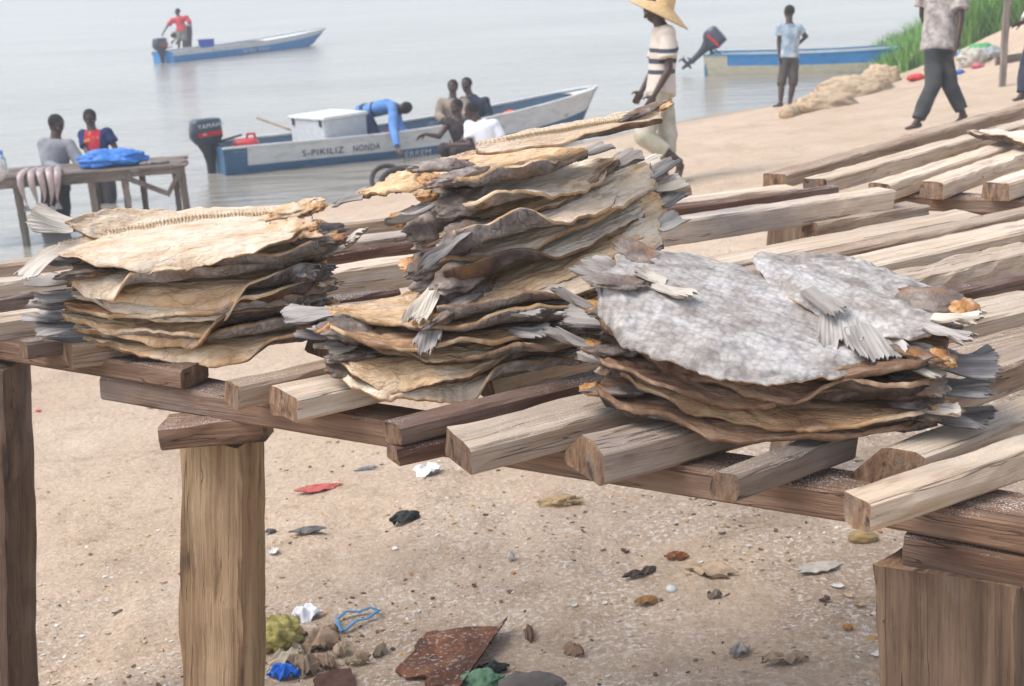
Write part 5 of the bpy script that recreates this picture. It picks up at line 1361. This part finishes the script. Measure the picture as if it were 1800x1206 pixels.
# tall grass -------------------------------------------------------------------
GRASSM = [mat('reed_green_%d' % i, [c0, c1], scale=3, rough=.6, bump=0, spec=.2) for i, (c0, c1) in enumerate((((.12, .28, .04), (.22, .42, .09)), ((.19, .38, .08), (.34, .54, .16)), ((.05, .13, .025), (.09, .20, .045))))]
rnd = random.Random(5)
V = []; Fc = []; mi = []
def blade(x, y, z, h, w, az, bend, m):
    b = len(V); n = 5; dx, dy = math.cos(az), math.sin(az); 
    for i in range(n + 1):
        t = i / n; ww = w * (1 - t ** 1.5) * .5 + .001; o_ = bend * h * t * t
        cx, cy, cz = x + dx * o_, y + dy * o_, z + h * (t - .25 * bend * t * t)
        V.append((cx - dy * ww, cy + dx * ww, cz)); V.append((cx + dy * ww, cy - dx * ww, cz))
    for i in range(n): Fc.append((b + 2 * i, b + 2 * i + 1, b + 2 * i + 3, b + 2 * i + 2)); mi.append(m)
for k in range(26000):
    px = 1530 + 330 * rnd.random() ** .75
    d = 31 + 10 * rnd.random()
    P0 = at_d(px, 100, d); x, y = P0.x, P0.y
    z = ghs(x, y) if k < 26000 else 0
    edge = (px - 1530) / 330
    cl = .5 + .5 * noise.noise(Vector((x * .8, y * .8, 3)))
    if z < -.35 and px < 1600: continue
    h = (.55 + 1.35 * min(1, edge * 1.5)) * (.55 + .6 * cl) * rnd.uniform(.7, 1.15)
    if edge < .25 and cl < .45: continue
    m = 0 if rnd.random() < .5 else (1 if rnd.random() < .6 else 2)
    blade(x, y, max(z, -.1) - .05, h, rnd.uniform(.025, .05), rnd.uniform(0, 6.28), rnd.uniform(.1, .7), m)
tag(link('tall_grass', mesh_from(V, Fc, GRASSM, mi, smooth=False)), 'dense bright green tall grass on the river bank at the right', 'grass', kind='stuff')
# rubbish on the bank
for k, (px, py, r, c, lb) in enumerate(((1694, 96, (.13, .10, .09), (.03, .20, .42), 'small teal blue bag on the grassy bank'), (1710, 108, (.24, .18, .17), (.50, .46, .38), 'pale bulging sack on the grassy bank'), (1726, 92, (.24, .16, .13), (.10, .36, .14), 'green bag lying behind the pale sack'),
        (1742, 96, (.24, .14, .12), (.34, .36, .35), 'grey bag leaning against the sand bank'), (1746, 90, (.08, .06, .06), (.04, .12, .55), 'tiny cobalt blue packet on the grey bag'), (1718, 113, (.10, .08, .05), (.60, .16, .18), 'pinkish red rag below the pale sack'),
        (1611, 134, (.16, .10, .06), (.62, .05, .05), 'bright red rag at the foot of the grass'), (1687, 124, (.07, .05, .05), (.06, .16, .55), 'small blue scrap on the sand below the bags'))):
    p = at_g(px, py + 6); o = link('rubbish_bag', lump(*r, flat('bag_colour_%d' % k, c, .5), 90 + k, .35, 24, 30, 2.4)); o.location = (p.x, p.y, p.z + r[2] * .6); tag(o, lb, 'bag' if 'bag' in lb or 'sack' in lb else 'rag')

# ---------------------------------------------------------------- rubbish under the rack
def crumple(px, py, sx, sy, m, label, cat, name, seed=1, h=.03, rot=0.0, holes=0.0, n=26, dz=.006, outline=None):
    p = at_g(px, py); V = []
    u = np.linspace(-1, 1, n)
    for i in range(n):
        for j in range(n):
            a, b = u[i], u[j]
            r = 1 - .28 * abs(float(vnoise(math.atan2(b, a) * 1.6 + seed, seed, seed)))
            if outline: r *= outline(a, b)
            # disc-like mapping
            x = a * math.sqrt(1 - b * b / 2) * r * (1 + .22 * float(vnoise(math.atan2(b, a) * 3.5, seed + 5., 3))); y = b * math.sqrt(1 - a * a / 2) * r
            z = (1 - min(1, math.hypot(a, b)) ** 3) * h * .35 + (1 - abs(float(fbm(a * 1.3 + seed * 3, b * 1.3, 2, seed))) * 2.2) * h * .42
            V.append(Vector((x * sx * .75, y * sy * .75, z * .85 + dz)))
    nn = n * n; V2 = [v - Vector((0, 0, .003)) for v in V]
    f = grid_faces(n, n) + grid_faces(n, n, nn, flip=True)
    o = link(name, mesh_from(V + V2, f, m)); 
    nrm = Vector((0, 0, 1)); o.location = p; o.rotation_euler = (0, 0, rot); tag(o, label, cat); return o
WP = mat('white_plastic_film', [(.60, .62, .66), (.76, .78, .82)], scale=14, rough=.3, bump=.6, bscale=30)
crumple(752, 832, .075, .07, WP, 'crumpled white plastic bag lying on the sand below the middle stack', 'plastic bag', 'plastic_bag', 3, .05)
crumple(541, 1084, .055, .05, WP, 'small white plastic scrap behind the yellow bundle', 'plastic scrap', 'plastic_scrap', 5, .05)
REDC = flat('faded_red_rag', (.48, .12, .10), .8)
crumple(562, 861, .12, .045, REDC, 'faded red rag in the open sand', 'rag', 'rag', 7, .02, .2)
crumple(68, 724, .022, .012, flat('vivid_red', (.65, .03, .03)), 'tiny bright red scrap on clean sand by the left post', 'plastic scrap', 'plastic_scrap', 8, .008)
crumple(711, 917, .075, .05, flat('black_rag', (.035, .035, .033), .7), 'black crumpled rag in the middle of the sand', 'rag', 'rag', 9, .05, .5)
crumple(540, 936, .085, .035, flat('grey_rag', (.15, .14, .135), .8), 'long grey rag near the middle post', 'rag', 'rag', 11, .02, .2)
crumple(476, 938, .025, .018, flat('dark_scrap', (.09, .085, .09)), 'small dark scrap just right of the middle post', 'scrap', 'scrap', 12, .02)
crumple(645, 826, .06, .015, flat('blue_grey_scrap', (.22, .23, .26)), 'thin blue grey strip left of the white plastic bag', 'scrap', 'scrap', 13, .012, .4)
CARD = mat('brown_cardboard', [(.33, .24, .16), (.44, .33, .23)], scale=5, rough=.85, bump=.3)
crumple(1250, 1008, .105, .06, CARD, 'bent piece of brown cardboard with a lifted dark edge', 'cardboard', 'cardboard_piece', 14, .045, -.3)
crumple(1125, 1012, .085, .022, flat('dark_bark', (.10, .07, .055)), 'dark strip of bark left of the cardboard', 'bark', 'bark_strip', 15, .03, .5)
crumple(1440, 1000, .10, .045, flat('dusty_clear_film', (.48, .43, .36), .6), 'dusty pale plastic film half buried in the sand', 'plastic film', 'plastic_film', 16, .012, .3)
crumple(1190, 983, .05, .025, flat('rusty_scrap', (.24, .09, .04)), 'reddish brown fish scrap beside the cardboard', 'fish scrap', 'fish_scrap', 17, .03, -.2)
crumple(1135, 1062, .045, .025, flat('ochre_scrap', (.30, .16, .06)), 'curled ochre fish scrap below the bark strip', 'fish scrap', 'fish_scrap', 18, .03, .2)
crumple(1255, 1050, .03, .02, flat('brown_grey_scrap', (.20, .16, .13)), 'grey brown lump below the cardboard', 'scrap', 'scrap', 19, .03)
crumple(1450, 1058, .022, .016, flat('brick_brown', (.15, .075, .055)), 'small dark brick coloured chip with a blue speck beside it', 'chip', 'stone_chip', 20, .02)
crumple(1490, 1108, .02, .016, flat('orange_chip', (.48, .24, .09)), 'little orange lump near the broad right post', 'stone', 'stone', 21, .02)
NET = mat('yellow_net', [(.20, .17, .05), (.42, .36, .12), (.50, .44, .18)], scale=30, rough=.7, bump=.9, bscale=60)
blob_g = lambda name, px, py, r, m, lb, cat, seed, amp=.3, up=.5, rot=0: (lambda p: (lambda o: (setattr(o, 'location', (p.x, p.y, p.z + r[2] * up)), setattr(o, 'rotation_euler', (0, 0, rot)), tag(o, lb, cat))[2])(link(name, lump(*r, m, seed, amp, 34, 44, 2.6))))(at_g(px, py))
blob_g('net_bundle', 492, 1138, (.055, .05, .05), NET, 'yellow knotted net bundle at the foot of the middle post', 'net bundle', 2, .35, .8)
crumple(505, 1165, .07, .05, flat('pale_sack', (.42, .35, .26), .8), 'pale sacking scrap under the yellow bundle', 'sacking', 'sacking', 24, .06)
crumple(560, 1140, .085, .06, flat('dry_sacking', (.36, .26, .18), .85), 'crumpled brown sacking between the yellow bundle and the blue strap', 'sacking', 'sacking', 25, .08)
crumple(540, 1180, .05, .06, flat('dirty_sacking', (.30, .22, .15), .85), 'dirty folded sacking right of the blue bag by the post', 'sacking', 'sacking', 26, .08)
crumple(499, 1192, .06, .035, mat('blue_crumpled_bag', [(.01, .10, .50), (.03, .20, .72)], scale=12, rough=.35, bump=.8, bscale=30), 'vivid blue crumpled bag at the bottom next to the middle post', 'plastic bag', 'plastic_bag', 27, .06)
BS = flat('blue_strapping', (.10, .26, .46), .5)
def strap(pts, w, label):
    p0 = at_g(*pts[0]); V = []
    for i, q in enumerate(pts):
        p = at_g(*q); nx_ = at_g(*pts[min(i + 1, len(pts) - 1)]); pv_ = at_g(*pts[max(i - 1, 0)]); t = (nx_ - pv_).normalized(); s = t.cross(Vector((0, 0, 1))).normalized() * w
        h = .012 + .010 * (i % 2)
        V += [p + s + Vector((0, 0, h)) - p0, p - s + Vector((0, 0, h)) - p0, p - s + Vector((0, 0, h - .003)) - p0, p + s + Vector((0, 0, h - .003)) - p0]
    o = link('strap', mesh_from(V, grid_faces(len(pts), 4, wrap=True), BS)); o.location = p0; tag(o, label, 'strap')
strap([(602, 1116), (594, 1106), (592, 1094), (610, 1086), (632, 1081), (652, 1079), (668, 1080), (664, 1086), (646, 1093), (628, 1102), (606, 1114)], .005, 'loop of blue plastic strapping on the sand')
for k, (px, py, sx, sy, c, lb) in enumerate(((520, 1120, .05, .03, (.46, .36, .26), 'pale paper scrap against the yellow bundle'), (578, 1118, .05, .035, (.33, .23, .15), 'brown paper twist above the sacking'), (600, 1150, .05, .03, (.45, .34, .23), 'tan folded paper right of the sacking'),
        (575, 1172, .06, .03, (.28, .19, .13), 'dark brown leaf scrap near the rusty scrap'), (522, 1150, .035, .03, (.52, .43, .33), 'cream scrap wedged in the rubbish heap'), (630, 1168, .05, .022, (.40, .29, .19), 'curled bark piece left of the rusty sheet'), (668, 1150, .04, .02, (.44, .33, .22), 'short pale bark piece above the rusty sheet'),
        (930, 1120, .05, .018, (.22, .14, .09), 'thin brown bark piece right of the rusty sheet'), (1010, 1150, .05, .022, (.30, .20, .13), 'forked bark scrap right of the flat grey stone'), (1380, 1165, .09, .03, (.40, .30, .21), 'long tan husk near the bottom right'), (1300, 1150, .045, .03, (.36, .33, .30), 'greyish film scrap near the long husk'), (900, 985, .02, .015, (.62, .58, .52), 'small white chip in the middle of the sand'))):
    crumple(px, py, sx, sy, flat('scrap_tone_%d' % k, c, .85, bump=.5), lb, 'scrap', 'scrap', 60 + k, .045, rot=k * .7)
# rusty sheet
RUST = mat('rusty_sheet_iron', [(.09, .035, .02), (.20, .08, .04), (.34, .16, .08)], scale=16, rough=.85, bump=1.0, layer=[((.50, .42, .33), 14, .62, .68, (1, 1, 1)), ((.08, .04, .03), 5, .5, .7, (1, 1, 1))], speck=((.62, .56, .5), 90, .60))
def slab(corners, th, m, label, cat, name, roll_edge=None, lift=.02):
    P4 = [at_g(*c) for c in corners]; o0 = P4[0].copy(); n = 24; V = []
    for i in range(n):
        for j in range(n):
            a, b = i / (n - 1), j / (n - 1)
            p = (P4[0] * (1 - a) + P4[1] * a) * (1 - b) + (P4[3] * (1 - a) + P4[2] * a) * b
            z = lift + .012 * float(fbm(a * 3, b * 3, 3, 5)) + (.028 * math.exp(-((a - 1) / .05) ** 2) if roll_edge else 0)
            e = .02 * float(vnoise(a * 6, b * 6, 4)) if (i in (0,) or j in (0, n - 1)) else 0
            V.append(Vector((p.x + e - o0.x, p.y + e - o0.y, p.z + z - o0.z)))
    V2 = [v - Vector((0, 0, th)) for v in V]
    o = link(name, mesh_from(V + V2, grid_faces(n, n) + grid_faces(n, n, n * n, flip=True), m)); o.location = o0; tag(o, label, cat); return o
slab([(752, 1122), (896, 1108), (812, 1230), (690, 1190)], .004, RUST, 'rusty sheet of iron with a rolled right edge', 'iron sheet', 'rusty_sheet', True)
slab([(560, 1198), (618, 1184), (628, 1230), (540, 1230)], .004, flat('dark_rust', (.10, .045, .03), .8), 'dark rusty scrap at the bottom of the picture', 'iron scrap', 'rusty_scrap')
blob_g('rope_bundle', 848, 1206, (.05, .035, .028), flat('green_net', (.16, .30, .18), .7), 'green netting lump beside the flat grey stone', 'net lump', 6, .3, .5)
blob_g('stone', 935, 1212, (.085, .05, .028), mat('grey_stone', [(.12, .10, .09), (.17, .145, .13)], scale=20, rough=.8), 'smooth flat grey stone at the bottom edge', 'stone', 8, .12, .4)
crumple(868, 1178, .055, .03, flat('black_film', (.03, .035, .03), .6), 'black plastic film behind the grey stone', 'plastic film', 'plastic_film', 33, .03)
blob_g('stone', 1516, 950, (.045, .025, .022), mat('grey_ochre_stone', [(.16, .14, .12), (.40, .27, .11)], scale=8, rough=.8), 'grey stone with an ochre patch under the nearest plank', 'stone', 9, .15, .5)
blob_g('driftwood', 985, 885, (.06, .03, .02), flat('ochre_lump', (.42, .30, .17), .85), 'soft ochre lump on the sand under the front beam', 'lump', 10, .5, .4)
p = at_g(1180, 1038); V = []; Fc = []; ring_seg(V, Fc, (0, 0, .004), (0, 0, .011), .016, .014, n=20, cap=False); o = link('bottle_cap', mesh_from(V, Fc, flat('cap_silver', (.62, .66, .64), .4))); o.location = p; o.rotation_euler = (.2, .1, 0); tag(o, 'silvery bottle cap lying near the cardboard', 'bottle cap')

# ---------------------------------------------------------------- fine litter: chips, scales, salt grains trodden into the sand
CH = [flat('chip_white', (.68, .65, .60), .7, bump=0), flat('chip_tan', (.46, .34, .22), .8, bump=0), flat('chip_brown', (.16, .10, .065), .8, bump=0), flat('chip_dark', (.06, .05, .045), .8, bump=0), flat('chip_ochre', (.42, .24, .10), .8, bump=0)]
rs = np.random.RandomState(3); NCH = 36000
pxs = rs.uniform(-40, 1840, NCH); dd = rs.rand(NCH)
yy = 2.6 + 8.5 * dd ** 2.2; xx = (rs.rand(NCH) * 2 - 1) * (.42 * yy)
keep = rs.rand(NCH) < np.clip(1.15 - (yy - .9 * xx - 3.4) * .28, .10, 1)
cl = fbm(xx * 2.2, yy * 2.2, 3, 50); keep &= rs.rand(NCH) < np.clip(.55 + cl * 1.6, .08, 1)
xx, yy = xx[keep], yy[keep]; zz = gh(xx, yy); V = []; Fc = []; mi = []
for i in range(len(xx)):
    s = .0015 + .0085 * rs.rand() ** 4; a = rs.rand() * 6.28; k = rs.randint(4, 7); el_ = rs.uniform(.3, 1); b = len(V); tx_, ty_ = rs.uniform(-.35, .35, 2); h = s * rs.uniform(.1, .6)
    ring = []
    for j in range(k):
        t = 2 * math.pi * j / k + rs.uniform(-.3, .3); ux, uy = s * math.cos(t), s * el_ * math.sin(t); ring.append((ux * math.cos(a) - uy * math.sin(a), ux * math.sin(a) + uy * math.cos(a)))
    for hh in (0, h):
        for (ux, uy) in ring: V.append((xx[i] + ux, yy[i] + uy, zz[i] + hh + tx_ * ux + ty_ * uy + .0005))
    Fc.append(tuple(b + k + j for j in range(k))); m = int(rs.choice(5, p=[.34, .34, .16, .05, .11])); mi.append(m)
    for j in range(k): Fc.append((b + j, b + (j + 1) % k, b + k + (j + 1) % k, b + k + j)); mi.append(m)
SCN = 380
for q in range(SCN):
    y_ = 2.7 + 5.5 * rs.rand() ** 1.6; x_ = (rs.rand() * 2 - 1) * .42 * y_
    if rs.rand() > np.clip(1.2 - (y_ - .9 * x_ - 3.2) * .35, .06, 1): continue
    s = .006 + .022 * rs.rand() ** 2.5; el_ = rs.uniform(.25, .8); a = rs.rand() * 6.28; z_ = ghs(x_, y_); b = len(V); cu = rs.uniform(-.5, 1.0); n1, n2 = 6, 5; tw_ = rs.uniform(-.4, .4)
    for i in range(n1):
        for j in range(n2):
            u_, w_ = i / (n1 - 1) * 2 - 1, j / (n2 - 1) * 2 - 1; r_ = 1 - .3 * rs.rand() * (abs(u_) > .9 or abs(w_) > .9)
            px_, py_ = s * u_ * r_ * math.sqrt(1 - w_ * w_ * .45), s * el_ * w_ * r_ * math.sqrt(1 - u_ * u_ * .45)
            V.append((x_ + px_ * math.cos(a) - py_ * math.sin(a), y_ + px_ * math.sin(a) + py_ * math.cos(a), z_ + .0015 + s * (.35 * max(0, cu) * u_ * u_ + .5 * cu * w_ * w_ * el_ + tw_ * u_ * w_ * .3 + .08 * rs.rand())))
    m = int(rs.choice(5, p=[.14, .30, .28, .08, .20]))
    for i in range(n1 - 1):
        for j in range(n2 - 1): Fc.append((b + i * n2 + j, b + i * n2 + j + 1, b + (i + 1) * n2 + j + 1, b + (i + 1) * n2 + j)); mi.append(m)
tag(link('litter_chips', mesh_from(V, Fc, CH, mi, smooth=False)), 'fine salt, scale and bark chips trodden into the sand', 'litter', kind='stuff')

# ---------------------------------------------------------------- hazy air over the river
HZ = bpy.data.materials.new('haze_air'); HZ.use_nodes = True; nt = HZ.node_tree
for n in list(nt.nodes):
    if n.type == 'BSDF_PRINCIPLED': nt.nodes.remove(n)
pvn = nt.nodes.new('ShaderNodeVolumePrincipled'); pvn.inputs['Density'].default_value = HAZE_D; pvn.inputs['Color'].default_value = (.95, .96, 1, 1)
nt.links.new(pvn.outputs[0], nt.nodes['Material Output'].inputs['Volume'])
me = box_mesh((420, 330, 9), HZ, 0); o = link('haze', me); o.location = (0, 150, 1.6); tag(o, kind='stuff')
